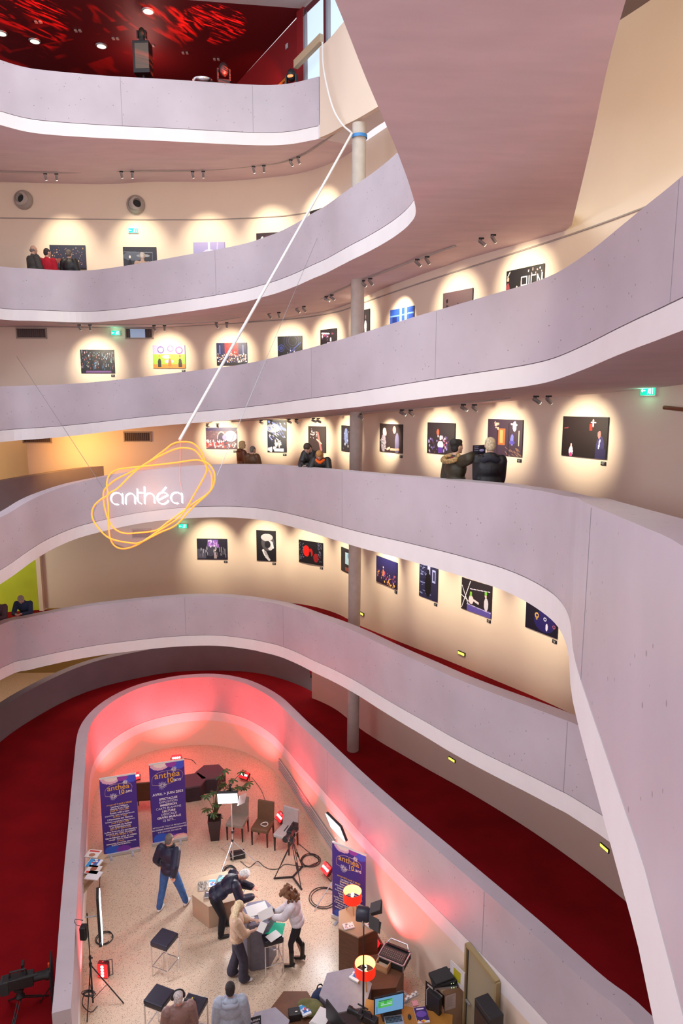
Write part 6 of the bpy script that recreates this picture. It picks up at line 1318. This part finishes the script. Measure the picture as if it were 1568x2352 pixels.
p = at(676, 2338, .60); t = empty('small_loudspeaker', (p.x, p.y, .60), .2, 'small black loudspeaker on the brown corner table', 'loudspeaker'); MB().box((0, 0, .07), (.20, .16, .14)).build('case', m_black, t, .01); MB().box((.03, -.02, .142), (.04, .02, .004)).build('badge', m_white, t)
for i in range(5): pass
p = at(735, 2338, .80); t = empty('paper_stack', (p.x, p.y, .76), -.6, 'leaning stack of white papers behind the dark monitor', 'papers'); 
m = MB()
for i in range(6): m.box((.004*i, .006*i, .005 + .009*i), (.24, .32, .007), .03*i)
m.build('sheets', m_white, t)
p = at(565, 2349, .95); t = empty('placard', (p.x, p.y, .85), .32, 'black placard with white capital letters before the hoodie', 'placard'); MB().box((0, .01, .05), (.50, .015, .20)).build('board', m_black, t)
merge_text('lettering', [('LAMBERT WILSON', .055, 0, .08, .001), ('CHANTE KURT WEILL', .045, 0, .02, .001)], m_wht, t, -.002)
# ---- lobby wall fittings
LB = [Vector(a) for a in lob]
def lob_strip(name, x0, x1, z0, z1, off, m, label, cat, lines=0):
    a, _ = hit(x0, 1800, LB); b, _ = hit(x1, 1900, LB); seg = [q for q in LB if min(a.y, b.y) < q.y < max(a.y, b.y) and q.x > -3]
    P = [Vector((a.x, a.y))] + sorted(seg, key=lambda q: -q.y) + [Vector((b.x, b.y))]; N_ = normals([(q.x, q.y, 0) for q in P])
    t = empty(name, (0, 0, 0), 0, label, cat); v = []; f = []
    for q, n in zip(P, N_): w2 = q - n*off; v += [(w2.x, w2.y, z0), (w2.x, w2.y, z1)]
    for i in range(len(P) - 1): f.append((2*i, 2*i + 1, 2*i + 3, 2*i + 2))
    mesh('backing', v, f, m, t)
    for k_ in range(lines): z = z0 + (z1 - z0)*(k_ + .5)/lines; MB().tube([((q - n*(off + .012)).x, (q - n*(off + .012)).y, z) for q, n in zip(P, N_)], .014, 4).build('slat', mat('grille_pale', (.60, .54, .52), .5), t)
    return t
lob_strip('convector_grille', 642, 775, .22, .62, .02, mat('grille_grey', (.42, .36, .35), .6), 'long slatted heating grille low on the right lobby wall', 'grille', 5)
def lob_door(n, x0, x1, z1, m):
    a, _ = hit(x0, 2250, LB); b, _ = hit(x1, 2330, LB); d = Vector((b.x - a.x, b.y - a.y, 0)); t = empty('door_%d' % n, (a.x, a.y, 0), math.atan2(d.y, d.x)); structure(t); w_ = d.length
    MB().box((w_/2, -.03, z1/2), (w_, .05, z1)).build('leaf', m, t); MB().box((0, -.05, z1/2), (.05, .08, z1)).box((w_, -.05, z1/2), (.05, .08, z1)).box((w_/2, -.05, z1), (w_, .08, .06)).build('frame', mat('door_frame', L('a89468'), .5), t)
    MB().box((.12, -.09, 1.0), (.12, .03, .03)).build('handle', m_silver, t); MB().box((.045, -.062, z1/2), (.012, .01, z1*.98)).build('gap', m_blackm, t)
lob_door(1, 1076, 1145, 2.02, mat('door_beige', L('a89c80'), .6))
a, _ = hit(1150, 2300, LB); b_, _ = hit(1188, 2345, LB); d = b_ - a
t = empty('display_case', (a.x - .34, a.y - .1, 0), math.atan2(d.y, d.x), 'black glass-fronted case under the ramp, bottom right', 'display case'); MB().box((d.xy.length/2, 0, .95), (d.xy.length, .25, 1.9)).build('case', m_black, t, .01); MB().box((d.xy.length/2, -.13, 1.0), (d.xy.length*.8, .01, 1.6)).build('glass_front', mat('dark_glass', (.02, .02, .03), .08), t)
# newspapers at the left wall
rk = at(212, 1990, .95)
t = empty('newspaper_rack', (rk.x, rk.y, 0), math.radians(78), 'pale wall rack at the left lobby wall behind the newspapers', 'rack'); MB().box((0, .05, .80), (.95, .03, .28)).build('back_board', m_beige, t); MB().box((0, -.02, .68), (.95, .12, .02)).box((0, -.02, .90), (.95, .12, .02)).build('shelves', m_beige, t)
for i, (px, py, lab, art) in enumerate(((214, 1962, 'newspaper with a red title at the top of the left wall rack', [('bg', 'ece4e0'), ('r', .7, .1, .9, .9, 'd04038'), ('e', .3, .5, .2, .25, 'b07c60')]), (216, 1984, 'blue magazine in the middle of the left wall rack', blue), (214, 1999, 'newspaper with red strip below the blue magazine', [('bg', 'ece4e0'), ('r', .05, .1, .25, .9, 'd04038'), ('e', .6, .5, .25, .25, 'a0604c')]), (215, 2012, 'white folded paper at the bottom of the left wall rack', [('bg', 'e8e8ec')]))):
    sheet('newspaper', px, py, .95 - .0*i, .26, .30, math.radians(82), lab, 'newspaper', art, th=.02, group='papers in the left wall rack')
# red bag hanging behind the low wall under the first turn
p = at_y(719, 1548, 22.3); t = empty('red_bag', p, 0, 'small red object peeking out under the ramp near the dark wall end', 'bag'); blob('cloth', [('e', (0, 0, .12), (.13, .10, .18))], .015, mat('red_bag', (.45, .02, .04), .7), t); MB().box((0, 0, -.08), (.2, .16, .05)).build('dark_base', m_black, t)
